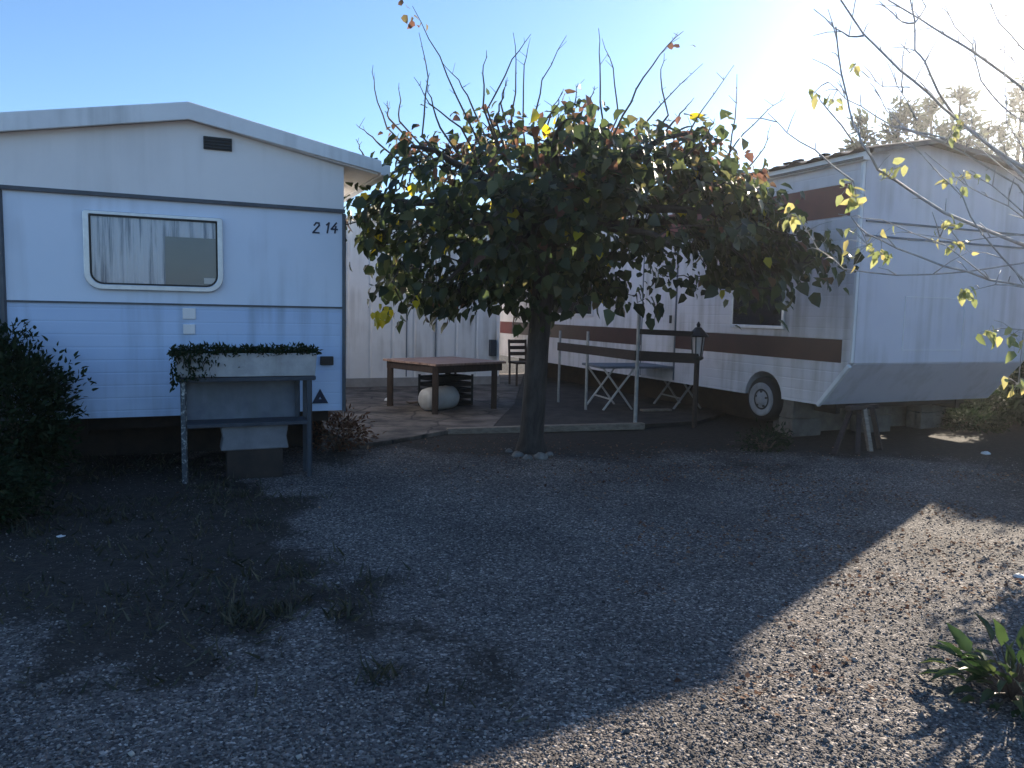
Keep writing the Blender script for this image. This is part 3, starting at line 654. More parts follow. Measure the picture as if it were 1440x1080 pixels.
def cfront(px, py): q = onplane(px, py, fpn, V); return (q-fpn).dot(U), q.z
for px, py in ((1300, 318), (1300, 338)):
    z_ = cfront(px, py)[1]; b = MB(); b.bar(K(.1, vF-.022, z_), K(Wd-.1, vF-.022, z_), .014, .02); b.build('front_rail', 'board', cav)
hx0, hz1 = cfront(1268, 475); hx1, hz0 = cfront(1350, 492)
b = MB()
hz1 = hz0+.62
for p_, q_ in (((hx0, hz0), (hx1, hz0)), ((hx1, hz0), (hx1, hz1)), ((hx1, hz1), (hx0, hz1)), ((hx0, hz1), (hx0, hz0))): b.bar(K(p_[0], vF-.017, p_[1]), K(q_[0], vF-.017, q_[1]), .006, .008, up=V)
b.build('hatch', 'fascia', cav)
# stripes
def stripe(v0, v1, z0_, z1_, m_):
    b = MB(); b.prism([K(-.004, v0, z0_), K(-.004, v1, z0_), K(-.004, v1, z1_), K(-.004, v0, z1_)], U*.0032); return b.build('stripe', m_, cav)
stripe(-.27, 9.0, .985, 1.25, 'brown'); stripe(9.003, L_-.03, .985, 1.25, 'redbrown'); stripe(-.27, 4.4, 2.64, 3.0, 'redbrown')  # lower stripe's far end redder and lighter, its sunlight put into the paint
# eaves and roof
zap = 3.50; uap = 1.0
b = MB(); b.bar(K(-.03, vF-.1, zS+.035), K(-.03, L_+.1, zS+.035), .075, .09); b.bar(K(Wd+.03, vF-.1, zS+.035), K(Wd+.03, L_+.1, zS+.035), .075, .09); b.build('eave_trim', 'fascia', cav, bevel=.006)
b = MB(); b.bar(K(-.072, vF-.08, zS+.012), K(-.072, L_+.08, zS+.012), .012, .03); b.build('gutter_line', 'rooftile', cav)
b = MB(); b.prism([K(.0, vF-.01, zS+.002), K(Wd, vF-.01, zS+.002), K(Wd, vF-.01, zS+.07), K(uap, vF-.01, zap-.01), K(.0, vF-.01, zS+.07)], V*(L_-vF)); b.build('gable', 'front', cav)
# corrugated roof sheets
b = MB()
def slope(u0_, z0_, u1_, z1_):
    nu, nv = 2, 190; s = len(b.v)
    for t in range(2):
        for i in range(nv+1):
            v = vF-.16 + (L_+.4)*i/nv
            for k in range(nu+1):
                f_ = k/nu; b.v.append(K(u0_+(u1_-u0_)*f_, v, z0_+(z1_-z0_)*f_ + .018*math.sin(i*1.05) - .012*t))
    st_ = (nv+1)*(nu+1)
    for i in range(nv):
        for k in range(nu):
            a = s+i*(nu+1)+k; q_ = [a, a+1, a+nu+2, a+nu+1]; b.f.append(q_); b.f.append([x_+st_ for x_ in q_[::-1]])
slope(-.13, zS+.10, uap, zap+.035); slope(uap, zap+.037, Wd+.13, zS+.10)
b.build('roof', 'rooftile', cav)
b = MB()
for k in range(26):
    v = random.uniform(-.3, 6.5); u = random.uniform(-.1, .25); b.obox(K(u, v, zS+.13+(u+.13)*.16), U*random.uniform(.015, .04), V*random.uniform(.02, .07), Z*random.uniform(.006, .02))
tag(b.build('roof_litter', 'chassis', None, bevel=.006, origin=K(0, 2, zS)), 'dark leaf litter lying along the eave of the caravan roof', 'leaf litter', kind='stuff')
b = MB(); b.bar(K(-.015, vF-.165, zS+.075), K(uap, vF-.165, zap+.012), .02, .05); b.bar(K(Wd+.015, vF-.165, zS+.075), K(uap, vF-.165, zap+.012), .02, .05); b.build('barge_board', 'rooftile', cav)
# side window
a0, zw0 = cside(1102, 461); a1, _ = cside(1030, 461); zw0 = 1.36; zw1 = 2.36
def frame_box(v0, v1, z0_, z1_, nm, depth=.03, wd=.045, fm='alu', glass='darkglass', back='browncurtain'):
    b = MB()
    for p_, q_ in (((v0, z0_), (v1, z0_)), ((v0, z1_), (v1, z1_))): b.bar(K(-depth/2, p_[0]-wd/2, p_[1]), K(-depth/2, q_[0]+wd/2, q_[1]), depth, wd)
    for v in (v0, v1): b.bar(K(-depth/2, v, z0_+wd/2), K(-depth/2, v, z1_-wd/2), wd, depth, up=U)
    w_ = b.build(nm, fm, cav, bevel=.006)
    b = MB(); b.obox(K(-.022, (v0+v1)/2, (z0_+z1_)/2), V*((v1-v0)/2-wd/2), U*.002, Z*((z1_-z0_)/2-wd/2)); b.build('pane', glass, w_)
    b = MB(); N_ = 40; s = 0
    for i in range(N_+1):
        v = v0+.01+(v1-v0-.02)*i/N_; a = .005*math.sin(i*1.7)
        b.v += [K(-.010+a, v, z0_+.01), K(-.010+a, v, z1_-.01)]
    for i in range(N_): b.f.append([2*i, 2*i+2, 2*i+3, 2*i+1])
    b.build('curtain', back, w_)
    return w_
wn = frame_box(a0, a1, zw0, zw1, 'window')
b = MB(); b.obox(K(-.018, a0+.10, zw0+.14), V*.05, U*.001, Z*.10); b.build('sticker', 'paper', wn)
frame_box(5.4, 6.9, 1.45, 2.2, 'window')
# door
dv0, dv1 = cside(950, 440)[0], cside(905, 440)[0]
b = MB(); b.obox(K(-.008, (dv0+dv1)/2, 1.46), V*((dv1-dv0)/2), U*.008, Z*.94); door = b.build('door', 'cream', cav, bevel=.006)
b = MB()
for v in (dv0-.02, dv1+.02): b.bar(K(-.008, v, .5), K(-.008, v, 2.42), .02, .016, up=U)
b.bar(K(-.008, dv0, 2.42), K(-.008, dv1, 2.42), .016, .02); b.build('door_frame', 'board', door)
b = MB(); b.obox(K(-.03, dv0+.08, 1.42), V*.015, U*.015, Z*.06); b.build('handle', 'black', door)
# wheel, chassis, supports and skirt
wc = K(-.02, wv_, .43)
b = MB(); b.lathe(wc+U*.0, U, [(.17, 0), (.255, .0), (.285, .03), (.29, .10), (.285, .17), (.255, .20), (.17, .20)], 36); wh = b.build('wheel', 'rubber', cav, smooth=True)
b = MB(); b.lathe(wc-U*.012, U, [(.035, -.02), (.06, -.015), (.075, .008), (.13, .014), (.17, .0), (.205, -.006), (.215, .0), (.215, .03), (.02, .03)], 36); hb = b.build('rim', 'hub', wh, smooth=True)
for k in range(5):
    b = MB(); a = rad(72*k+20); c0_ = wc + V*(.10*math.cos(a)) + Z*(.10*math.sin(a)); b.lathe(c0_-U*.02, U, [(.014, 0), (.014, .04)], 8); b.build('wheel_bolt', 'black', wh)
b = MB(); b.bar(K(.45, .15, zcb-.07), K(.45, L_-.2, zcb-.07), .07, .14); b.bar(K(Wd-.45, .15, zcb-.07), K(Wd-.45, L_-.2, zcb-.07), .07, .14); b.bar(K(.2, wv_, zcb-.08), K(Wd-.2, wv_, zcb-.08), .08, .08)
for v in (.2, 3, 6, 9.2): b.bar(K(.3, v, zcb-.04), K(Wd-.3, v, zcb-.04), .06, .075)
b.build('chassis', 'chassis', cav)
b = MB(); b.prism([K(Wd-.2, .5, -.02), K(Wd-.2, L_-.2, -.02), K(Wd-.2, L_-.2, zcb-.005), K(Wd-.2, .5, zcb-.005)], U*.05)
b.prism([K(.5, L_-.4, -.02), K(Wd-.21, L_-.4, -.02), K(Wd-.21, L_-.4, zcb-.005), K(.5, L_-.4, zcb-.005)], V*.05); b.build('shade_skirt', 'tableleg', cav)
b = MB(); b.prism([K(.75, 1.45, -.02), K(.75, L_-.5, -.02), K(.75, L_-.5, zcb-.005), K(.75, 1.45, zcb-.005)], U*.04); b.build('shade_skirt', 'chassis', cav)  # added panel, set back to blacken the gap below the near side
# block piers under the front
for k, (u, v, nb_) in enumerate(((.32, .62, 2), (1.55, .60, 2), (2.62, .62, 2))):
    pier = thing('block_pier', flat(K(u, v, 0), 0), ('stack of concrete blocks under the caravan just right of its wheel', 'stack of concrete blocks under the middle of the caravan front', 'stack of concrete blocks under the far right corner of the caravan')[k], 'blocks', 'block piers under the caravan')
    hgt = (zcb-.005)/nb_
    for j in range(nb_):
        b = MB(); b.obox(K(u+random.uniform(-.02, .02), v, hgt*(j+.5)), U*.24, V*.12, Z*(hgt/2-.003)); b.build('block', 'block', pier, bevel=.01)
b = MB(); b.obox(K(1.32, .86, .215), U*1.18, V*.05, Z*.235)
tag(b.build('plinth_board', 'block', None, bevel=.01, origin=K(1.0, .95, 0)), 'long low dull brown slab closing the gap under the caravan front', 'slab')
# trestle of leaning props under the front edge
tre = thing('prop_trestle', flat(gnd(1207, 637), 0), 'splayed dark wooden props wedged under the caravan front edge', 'trestle')
tz = .51
for (ax_, ay_), (bx_, by_), mm in (((1198, 575), (1172, 640), 'darkwood'), ((1208, 575), (1206, 640), 'darkwood'), ((1214, 576), (1224, 634), 'timber'), ((1226, 576), (1238, 632), 'darkwood')):
    g = gnd(bx_, by_); t_ = gnd(ax_, ay_, tz-.06); t_ = flat(g + (t_-g)*1.0, tz-.03) if (t_-g).length < 1.5 else flat(K(.6, .12, 0), tz-.03)
    b = MB(); b.bar(flat(g, -.01), t_, .05, .05); b.build('leg', mm, tre, bevel=.004)
b = MB(); b.bar(flat(gnd(1192, 574, tz-.03), tz-.03), flat(gnd(1232, 571, tz-.03), tz-.03), .07, .05); b.build('beam', 'darkwood', tre, bevel=.004)

# ------------------------------------------------------------------ railing, lantern, folding table on the terrace
r1 = gnd(893, 601); r2 = gnd(785, 570); r3 = gnd(976, 602); rm_ = r1 + (r2-r1)*((893-818)/(893-785)*.86)
rl = thing('terrace_railing', flat(r1, 0), 'low terrace railing of thin metal posts and a dark board before the caravan', 'railing')
for p_, h_, mm, r_ in ((r1, 1.52, 'galv', .026), (rm_, 1.22, 'galv', .022), (r2, 1.20, 'galv', .02), (r3, .90, 'darkwood', .035)):
    b = MB(); b.tube([flat(p_, -.02), flat(p_, h_)], r_, 12); b.build('post', mm, rl, smooth=False)
def zat(px, py, p): return (atY(px, py, p.y)).z
zr1 = (zat(893, 500, r1)); zr2 = zat(787, 487, r2); zr3 = zat(976, 504, r3)
off = V*.0 - U*.03
b = MB(); b.bar(flat(r1, zr1)+off, flat(r2, zr2)+off, .03, .13); b.bar(flat(r1, zr1)-V*.035, flat(r3, zr3)-V*.045, .03, .13); b.build('rail_board', 'darkwood', rl, bevel=.004)
z2a = zat(893, 466, r1)+.0; z2b = zat(976, 470, r3)
b = MB(); b.bar(flat(r1, z2a)-V*.035, flat(r3, z2b)-V*.045, .025, .07); b.build('top_rail', 'darkwood', rl, bevel=.004)
# lantern
lp = flat(r3, .90)
lan = thing('garden_lantern', lp, 'dark capped garden lantern with pale panes on the right railing post', 'lantern')
b = MB(); b.lathe(lp, Z, [(.05, 0), (.085, .02), (.085, .05), (.06, .06)], 8); b.build('base', 'black', lan)
b = MB(); b.lathe(lp+Z*.06, Z, [(.06, 0), (.085, .25), (.07, .25)], 6); b.build('lantern_glass', 'lampwhite', lan)
b = MB()
for k in range(6):
    a = rad(60*k); b.bar(lp+Z*.06+Vector((.064*math.cos(a), .064*math.sin(a), 0)), lp+Z*.31+Vector((.089*math.cos(a), .089*math.sin(a), 0)), .012, .012)
b.build('lantern_bars', 'black', lan)
b = MB(); b.lathe(lp+Z*.31, Z, [(.14, 0), (.145, .015), (.06, .10), (.045, .12), (.02, .13), (.028, .16), (.006, .20)], 8); b.build('cap', 'black', lan)
# folding table
fc = flat(atY(905, 560, 11.9), PZ); zf = .64
ft = thing('folding_table', fc, 'pale folding table with crossed white legs behind the railing', 'table')
fx = Vector((.96, .28, 0)).normalized(); fy = Vector((-fx.y, fx.x, 0))
b = MB(); b.obox(fc+Z*zf, fx*.90, fy*.38, Z*.018); b.build('tabletop', 'board', ft, bevel=.01)
for s_, mm in ((-1, 'whiteplastic'), (1, 'galv')):
    for t_ in (-1, 1):
        for q_ in (-1, 1):
            o0 = fx*(.58*s_) + fy*(.33*t_); b = MB(); b.bar(fc+o0+fx*(.24*q_)+fy*(.014*q_)+Z*.0, fc+o0-fx*(.24*q_)+fy*(.014*q_)+Z*(zf-.02), .032, .022); b.build('leg', mm, ft)
    b = MB(); b.bar(fc+fx*(.58*s_-.12)+fy*(-.32)+Z*.16, fc+fx*(.58*s_-.12)+fy*.32+Z*.16, .02, .02); b.build('stretcher', mm, ft)
# timber edging of the terrace
b = MB(); e0, e1, e2 = gnd(628, 611), gnd(740, 607.5), gnd(905, 603)
b.bar(flat(e0, .035), flat(e1, .035), .09, .085); b.bar(flat(e1, .038), flat(e2, .038), .09, .085)
tag(b.build('timber_edging', 'timber', None, bevel=.01, origin=flat(e1, 0)), 'weathered timber edging along the front of the terrace behind the trunk', 'edging')
# plank lying under the railing
g0, g1 = gnd(902, 584), gnd(942, 583)
b = MB(); b.bar(flat(g0, PZ+.02), flat(g1, PZ+.02), .12, .03)
tag(b.build('loose_plank', 'timber', None, bevel=.004, origin=flat(g0, PZ)), 'pale loose plank lying on the terrace between the railing posts', 'plank')

# ------------------------------------------------------------------ mulberry tree
TY = 8.15
tbase = flat(gnd(747, 634), 0)
tree = thing('mulberry_tree', tbase, 'umbrella-shaped mulberry tree with dense dark leaves and bare shoots on top', 'tree')
head = atY(768, 330, TY); mid = atY(757, 480, TY)
tb = MB(); tb.tube([tbase-Z*.05, tbase+Z*.03, tbase+Z*.16, mid, head-Z*.35, head], [.19, .17, .13, .115, .115, .14], 14); 
limb_pts = [head, head-Z*.2]
ends = [(520, 300, -.6), (600, 240, -1.2), (570, 340, .9), (680, 215, 1.3), (780, 210, -1.1), (760, 240, .9), (880, 210, .4), (930, 225, -1.2), (1000, 270, .8), (1060, 330, -.5), (1100, 345, .4), (640, 400, -1.0), (900, 360, -1.5), (820, 350, 1.7), (700, 330, -1.6)]
def curve(p, q, sag, n=7):
    out = []
    for i in range(n+1):
        t = i/n; x_ = p.lerp(q, t) + Z*(sag*math.sin(math.pi*t)) + Vector((random.uniform(-1, 1), random.uniform(-1, 1), random.uniform(-1, 1)))*(.035 if 0 < i < n else 0); out.append(x_)
    return out
for (px, py, dy) in ends:
    e = atY(px, py, TY); e.y += dy; c_ = curve(head - Z*random.uniform(0, .2), e, .22); tb.tube(c_, [.075-.06*i/7 for i in range(8)], 7); limb_pts += c_[2:]
LP = np.array([tuple(p) for p in limb_pts])
# crown of leaf sprays on twigs
poly_px = [(495, 300), (520, 255), (545, 205), (575, 225), (600, 205), (640, 180), (700, 172), (735, 190), (765, 215), (780, 195), (815, 172), (840, 190), (870, 182), (905, 198), (940, 188), (965, 208), (1000, 215), (1030, 245), (1045, 275), (1085, 300), (1110, 330), (1145, 358), (1145, 375), (1100, 385), (1080, 410), (1045, 418), (1000, 412), (960, 388), (900, 385), (870, 415), (830, 432), (790, 445), (700, 428), (650, 442), (610, 450), (570, 425), (545, 385), (510, 388), (500, 370), (540, 355), (505, 335)]
POLY = np.array([(lambda p: (p.x, p.z))(atY(a, c_, TY)) for a, c_ in poly_px])
def inside(x, z):
    r_ = np.zeros(len(x), bool); j = len(POLY)-1
    for i in range(len(POLY)):
        xi, zi = POLY[i]; xj, zj = POLY[j]
        c_ = ((zi > z) != (zj > z)) & (x < (xj-xi)*(z-zi)/(zj-zi+1e-9)+xi); r_ ^= c_; j = i
    return r_
ctr = np.array([.62, 2.45])
def crown_points(n):
    x = RNG.uniform(POLY[:, 0].min(), POLY[:, 0].max(), n*4); z = RNG.uniform(POLY[:, 1].min(), POLY[:, 1].max(), n*4)
    ok = inside(x, z); x, z = x[ok], z[ok]
    t = RNG.uniform(-1, 1, len(x)); s_ = (1-np.abs(t)**2.4)**.5
    s_ = np.clip(s_+.12, 0, 1); x = ctr[0]+(x-ctr[0])*s_; z = ctr[1]+(z-ctr[1])*np.clip(s_+.1, 0, 1)
    return np.stack([x, TY+t*1.5, z], -1)[:n]
CP = crown_points(690)
# gaps: drop sprays where a coarse 3-D noise is low
gn = (fbm(CP[:, 0]+CP[:, 1]*.37, CP[:, 2]+CP[:, 1]*.61, .75, 11))
px_ = 720 + F*CP[:, 0]/CP[:, 1]
CP = CP[(gn > .465) & (px_ > 522) & ~((CP[:, 1] < TY-.15) & (np.abs(px_-758) < 24) & (CP[:, 2] < 2.15))]
tw = MB(); LPs = []
leafP, leafD, leafN, leafS, leafT = [], [], [], [], []
ex = []
for px, py, ry, m_ in ((1040, 370, .7, 20), (1090, 345, .5, 14), (990, 340, .9, 12), (1120, 362, .3, 8), (650, 405, .9, 12), (600, 410, .7, 10), (850, 400, .8, 12), (560, 330, .6, 12), (530, 290, .4, 8), (600, 225, .7, 12), (900, 330, .9, 12), (960, 232, .8, 18), (1000, 265, .7, 16), (905, 215, .6, 10), (1045, 295, .5, 12), (930, 275, .9, 14), (985, 215, .5, 8)):
    e_ = np.array(atY(px, py, TY)); ex.append(e_ + RNG.normal(0, 1, (m_, 3))*np.array([.17, ry*.6, .13]))
CP = np.concatenate([CP]+ex)
CP = CP[np.argsort([np.linalg.norm(LP-c_, axis=1).min() for c_ in CP])]
NODE = [tuple(p) for p in LP]
for c_ in CP:
    nd = np.array(NODE); d = np.linalg.norm(nd-c_, axis=1) + .5*np.abs(np.linalg.norm(nd-np.array(head), axis=1) - np.linalg.norm(c_-np.array(head))*.8)
    b0 = nd[np.argmin(d)]
    if np.linalg.norm(b0-c_) > .04: tw.tube(curve(Vector(b0), Vector(c_), random.uniform(-.03, .06), 3), [.010, .008, .006, .004], 4, cap=False)
    NODE.append(tuple(c_)); NODE.append(tuple((c_+b0)/2))
    k = RNG.integers(11, 19); off_ = RNG.normal(0, .125, (k, 3)); off_[:, 2] *= .8
    p = c_+off_; out = p-np.array([.5, TY, 2.2]); out = norm(out)
    leafP.append(p); leafD.append(out*.45+np.array([0, 0, -.75])+RNG.normal(0, .45, (k, 3)))
    leafN.append(out*.7+np.array([0, 0, .6])+RNG.normal(0, .45, (k, 3)))
    s_ = RNG.uniform(.055, .165, k); leafS.append(s_)
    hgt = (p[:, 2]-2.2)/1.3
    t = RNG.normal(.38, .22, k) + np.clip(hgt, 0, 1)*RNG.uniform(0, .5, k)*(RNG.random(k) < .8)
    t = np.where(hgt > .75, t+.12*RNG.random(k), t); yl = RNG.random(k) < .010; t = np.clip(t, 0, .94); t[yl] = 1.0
    leafT.append(t)
tb.v += []; o_ = len(tb.v); tb.v += tw.v; tb.f += [[i+o_ for i in f] for f in tw.f]; tb.build('trunk', 'bark', tree, smooth=True)
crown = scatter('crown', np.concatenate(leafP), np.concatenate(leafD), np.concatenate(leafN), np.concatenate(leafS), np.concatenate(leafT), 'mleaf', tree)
# the few bright yellow leaves
yp = []
for px, py, Yd, k in ((800, 318, 7.0, 7), (803, 322, 7.02, 4), (537, 442, 7.6, 9), (533, 436, 7.6, 5), (585, 420, 7.2, 2), (520, 280, 7.9, 3)):
    c_ = np.array(atY(px, py, Yd)); yp.append(c_+RNG.normal(0, .045, (k, 3)))
yp = np.concatenate(yp); k = len(yp)
scatter('yellow_leaves', yp, RNG.normal(0, .5, (k, 3))+np.array([0, 0, -1]), RNG.normal(0, .4, (k, 3))+np.array([.5, .7, .2]), RNG.uniform(.08, .12, k), np.full(k, 1.0), 'mleaf', tree)
tw = MB()
for px, py, Yd, qx, qy in ((537, 436, 7.6, 575, 395), (533, 430, 7.6, 575, 395)):
    tw.tube([atY(px, py, Yd), atY((px+qx)/2, (py+qy)/2-6, Yd), atY(qx, qy, Yd+.2)], [.003, .004, .006], 4)
# long bare shoots above the crown
sh = [[(420, 390), (330, 190), (240, 20)], [(440, 350), (395, 270), (340, 210)], [(150, 430), (110, 300), (107, 220)], [(270, 460), (290, 260), (262, 110)], [(400, 430), (300, 350), (245, 260)],
      [(490, 370), (580, 200), (640, 115)], [(575, 440), (590, 250), (580, 110)], [(610, 430), (620, 220), (635, 140)], [(650, 410), (680, 270), (760, 120)], [(480, 360), (480, 250), (490, 170)],
      [(660, 440), (730, 350), (750, 300)], [(780, 380), (790, 330), (800, 280)], [(880, 410), (870, 220), (868, 95)], [(935, 390), (915, 230), (880, 130)], [(950, 390), (1020, 260), (1100, 150), (1155, 105)],
      [(1100, 390), (1075, 260), (1090, 180)], [(1020, 420), (1110, 320), (1220, 215)], [(1120, 410), (1160, 370), (1190, 330)], [(1170, 460), (1220, 370), (1325, 220)], [(1300, 560), (1330, 400), (1335, 250)],
      [(1290, 540), (1360, 450), (1440, 370), (1500, 330)], [(1370, 570), (1430, 500), (1450, 420)], [(130, 490), (90, 450), (50, 420)], [(80, 540), (60, 500), (50, 470)], [(1215, 480), (1240, 440), (1260, 400)],
      [(735, 430), (733, 400), (730, 370)], [(835, 370), (845, 330), (855, 290)], [(195, 410), (200, 340), (195, 280)], [(160, 400), (158, 370), (155, 340)], [(540, 350), (550, 300), (560, 260)],
      [(1260, 500), (1270, 460), (1285, 430)], [(700, 420), (715, 360), (745, 310)], [(330, 430), (300, 330), (285, 270)], [(520, 400), (545, 330), (555, 270)]]
sb = MB(); tl = []
for i, s_ in enumerate(sh):
    Yd = TY + random.uniform(-.9, .9)
    pts = [atY(480+a/2.4, c_/2.4, Yd) for a, c_ in s_]
    # smooth and wobble
    fine = []
    for j in range(len(pts)-1):
        for t in (0, .34, .67): fine.append(pts[j].lerp(pts[j+1], t) + Vector((random.uniform(-1, 1), random.uniform(-1, 1), 0))*.012)
    fine.append(pts[-1])
    down = pts[0] + (Vector(head)-pts[0])*.25; down.z -= .12
    fine.insert(0, down); m_ = len(fine)
    sb.tube(fine, [.011-.0085*j/(m_-1) for j in range(m_)], 5)
    for j in range(2, m_-1):
        for _ in range(random.choice((0, 1, 1, 2))):
            d_ = Vector((random.uniform(-1, 1), random.uniform(-.6, .6), random.uniform(.2, 1))).normalized()
            sb.tube([fine[j], fine[j]+d_*random.choice((.015, .02, .03, .05, .12))], [.0035, .002], 4)
    if i in (0, 14): tl += [tuple(fine[-1]+Vector((random.gauss(0, .05), random.gauss(0, .05), -random.random()*.2))) for _ in range(11 if i == 0 else 3)]
sb.build('shoots', 'twig', tree)
for px, py in ((556, 190), (575, 200), (650, 172), (690, 168), (705, 160), (745, 188), (812, 165), (822, 172), (858, 188), (875, 195), (900, 186), (945, 188), (960, 200), (1000, 205), (1035, 238), (1060, 246), (620, 200), (780, 205), (1020, 225)):
    c0_ = atY(px, py+4, TY+random.uniform(-.9, .9)); tl += [tuple(c0_+Vector((random.gauss(0, .09), random.gauss(0, .12), random.gauss(0, .09)))) for _ in range(random.randint(7, 14))]
tl = np.array(tl); k = len(tl)
scatter('tip_leaves', tl, RNG.normal(0, .6, (k, 3))+np.array([0, 0, -.4]), RNG.normal(0, 1, (k, 3)), RNG.uniform(.05, .095, k), RNG.uniform(.82, .93, k), 'mleaf', tree)
# stones round the trunk
for k, (px, py, r_) in enumerate(((728, 641, .07), (742, 645, .06), (760, 644, .08), (772, 640, .05), (716, 635, .045))):
    g = gnd(px, py); b = MB(); s_ = len(b.v)
    rr = random.Random(k); prof = [(.02, -.5), (.75, -.35), (1, 0), (.8, .4), (.4, .62), (.02, .66)]
    b.lathe(flat(g, 0), Z, [(a*r_, c_*r_) for a, c_ in prof], 9)
    b.v = [v + Vector((rr.uniform(-1, 1), rr.uniform(-1, 1), rr.uniform(-1, 1)))*r_*.14 for v in b.v]
    lab = ('grey stone left of the pair at the foot of the mulberry trunk', 'small stone directly before the foot of the mulberry trunk', 'largest pale stone at the foot of the mulberry trunk', 'rightmost stone at the foot of the mulberry trunk', 'smallest stone left of the mulberry trunk')[k]
    tag(b.build('stone', 'stone', None, smooth=True, origin=flat(g, 0)), lab, 'stone', 'stones round the mulberry trunk')

# ------------------------------------------------------------------ bare tree with yellow leaves on the right
fb = Vector((4.35, 5.75, 0)); crot = Vector((4.3, 5.7, 1.35))
fig = thing('yellow_leaved_tree', fb, 'nearly bare tree with a few yellow leaves reaching in from the right', 'tree')
b = MB(); b.tube([fb-Z*.05, fb+Z*.15, fb+Z*.7, crot], [.085, .065, .055, .055], 10)
def z7(l): return [(1080+a/4, c_/4) for a, c_ in l]
br = [(z7([(370, -70), (415, 0), (540, 190), (740, 390), (900, 530), (1070, 680), (1250, 820), (1440, 950)]), 5.0, .011, 1),
      (z7([(260, 55), (370, 150), (460, 205), (540, 200)]), 5.0, .006, 0), (z7([(630, 0), (700, 80), (760, 125), (820, 130)]), 5.3, .006, 0),
      (z7([(800, -40), (820, 120), (830, 280), (880, 350), (960, 520), (1060, 670), (1230, 800), (1440, 1000)]), 5.3, .011, 1),
      (z7([(640, -20), (860, 110), (1000, 200), (1150, 290), (1330, 420), (1500, 560)]), 5.6, .012, 1), (z7([(920, 0), (860, 80), (825, 130)]), 5.3, .005, 0),
      (z7([(380, 150), (395, 320), (440, 540), (480, 690), (530, 800), (620, 950), (800, 1080), (1000, 1200), (1440, 1380)]), 4.7, .010, 1),
      (z7([(340, 460), (440, 550), (600, 650), (700, 710), (820, 740), (1000, 800)]), 4.9, .006, 0), (z7([(270, 520), (340, 610), (480, 800)]), 4.7, .005, 0),
      (z7([(600, 500), (660, 620), (780, 720), (900, 770), (1100, 860), (1400, 1040)]), 5.1, .006, 1), (z7([(830, 280), (760, 320), (750, 480), (755, 520)]), 5.3, .006, 0),
      (z7([(990, 20), (1050, 150), (1150, 250), (1200, 450), (1290, 570), (1440, 690)]), 5.7, .007, 1), (z7([(1150, 180), (1170, 300)]), 5.6, .005, 0),
      (z7([(570, 440), (650, 490), (800, 490)]), 5.1, .004, 0), (z7([(1320, 160), (1330, 420), (1340, 690), (1440, 850)]), 5.5, .006, 1),
      (z7([(640, 740), (800, 735), (1000, 780)]), 4.9, .005, 0), (z7([(1240, 0), (1300, 120), (1420, 260), (1560, 400)]), 5.9, .008, 1), (z7([(1440, 60), (1330, 90)]), 5.8, .004, 0),
      ([(1270, 190), (1320, 243), (1353, 277), (1380, 330), (1440, 395)], 4.6, .006, 1),
      ([(1118, 300), (1150, 350), (1187, 377), (1260, 387), (1360, 382), (1440, 368)], 4.5, .006, 1),
      ([(1197, 307), (1217, 327), (1260, 350), (1327, 373), (1393, 393), (1440, 404)], 4.4, .008, 1),
      ([(1080, 158), (1105, 187), (1145, 212), (1200, 255)], 4.7, .005, 0),
      ([(1405, 461), (1440, 463)], 4.2, .005, 1), ([(1357, 410), (1400, 400), (1440, 404)], 4.3, .004, 0),
      ([(1355, 240), (1395, 262), (1440, 300)], 4.9, .006, 1), ([(1290, 330), (1350, 340), (1440, 330)], 4.6, .005, 1),
      ([(1180, 300), (1240, 310), (1330, 345), (1390, 392)], 4.5, .004, 0), ([(1300, 215), (1360, 262), (1420, 290), (1460, 320)], 5.2, .006, 1),
      ([(1370, 200), (1410, 235), (1470, 280)], 5.2, .007, 1), ([(1250, 60), (1262, 120), (1290, 170)], 5.3, .004, 0), ([(1400, 10), (1412, 60), (1440, 110)], 5.8, .005, 1)]
bt = MB(); fl = []; BP = []
for pts, Yd, r_, join in br:
    w_ = [atY(px, py, Yd + .12*math.sin(i*1.3+px*.01)) for i, (px, py) in enumerate(pts)]
    if join: w_ += [w_[-1].lerp(crot, .5)+Z*.12, crot]
    n_ = len(w_); fine = []
    for j in range(n_-1):
        for t in (0, .5): fine.append(w_[j].lerp(w_[j+1], t)+Vector((random.uniform(-1, 1), random.uniform(-1, 1), random.uniform(-1, 1)))*.006)
    fine.append(w_[-1]); m_ = len(fine)
    BP += fine
    bt.tube(fine, [r_*1.15*(.35+.65*j/(m_-1)) + (.02*max(0, j/(m_-1)-.75) if join else 0) for j in range(m_)], 6)
    for j in range(1, m_-2):
        if random.random() < .8 and r_ > .0035:
            d_ = Vector((random.uniform(-1, .3), random.uniform(-.8, .8), random.uniform(-.1, 1))).normalized(); l_ = random.uniform(.04, .22)
            bt.tube([fine[j], fine[j]+d_*l_*.5+Z*.01, fine[j]+d_*l_], [.0035, .003, .0018], 4)
for k in range(9):                       # leafy suckers added low round the trunk to mottle the lit gravel
    q = Vector((3.35+.14*k*random.uniform(.6, 1.2), 4.75+.08*k, random.uniform(.45, 1.25)))
    c_ = curve(fb+Z*random.uniform(.1, .9), q, .12, 6); bt.tube(c_, [.012-.0015*i for i in range(7)], 5)
    fl += [np.array(p)+RNG.normal(0, .07, (5, 3)) for p in c_[3:]]
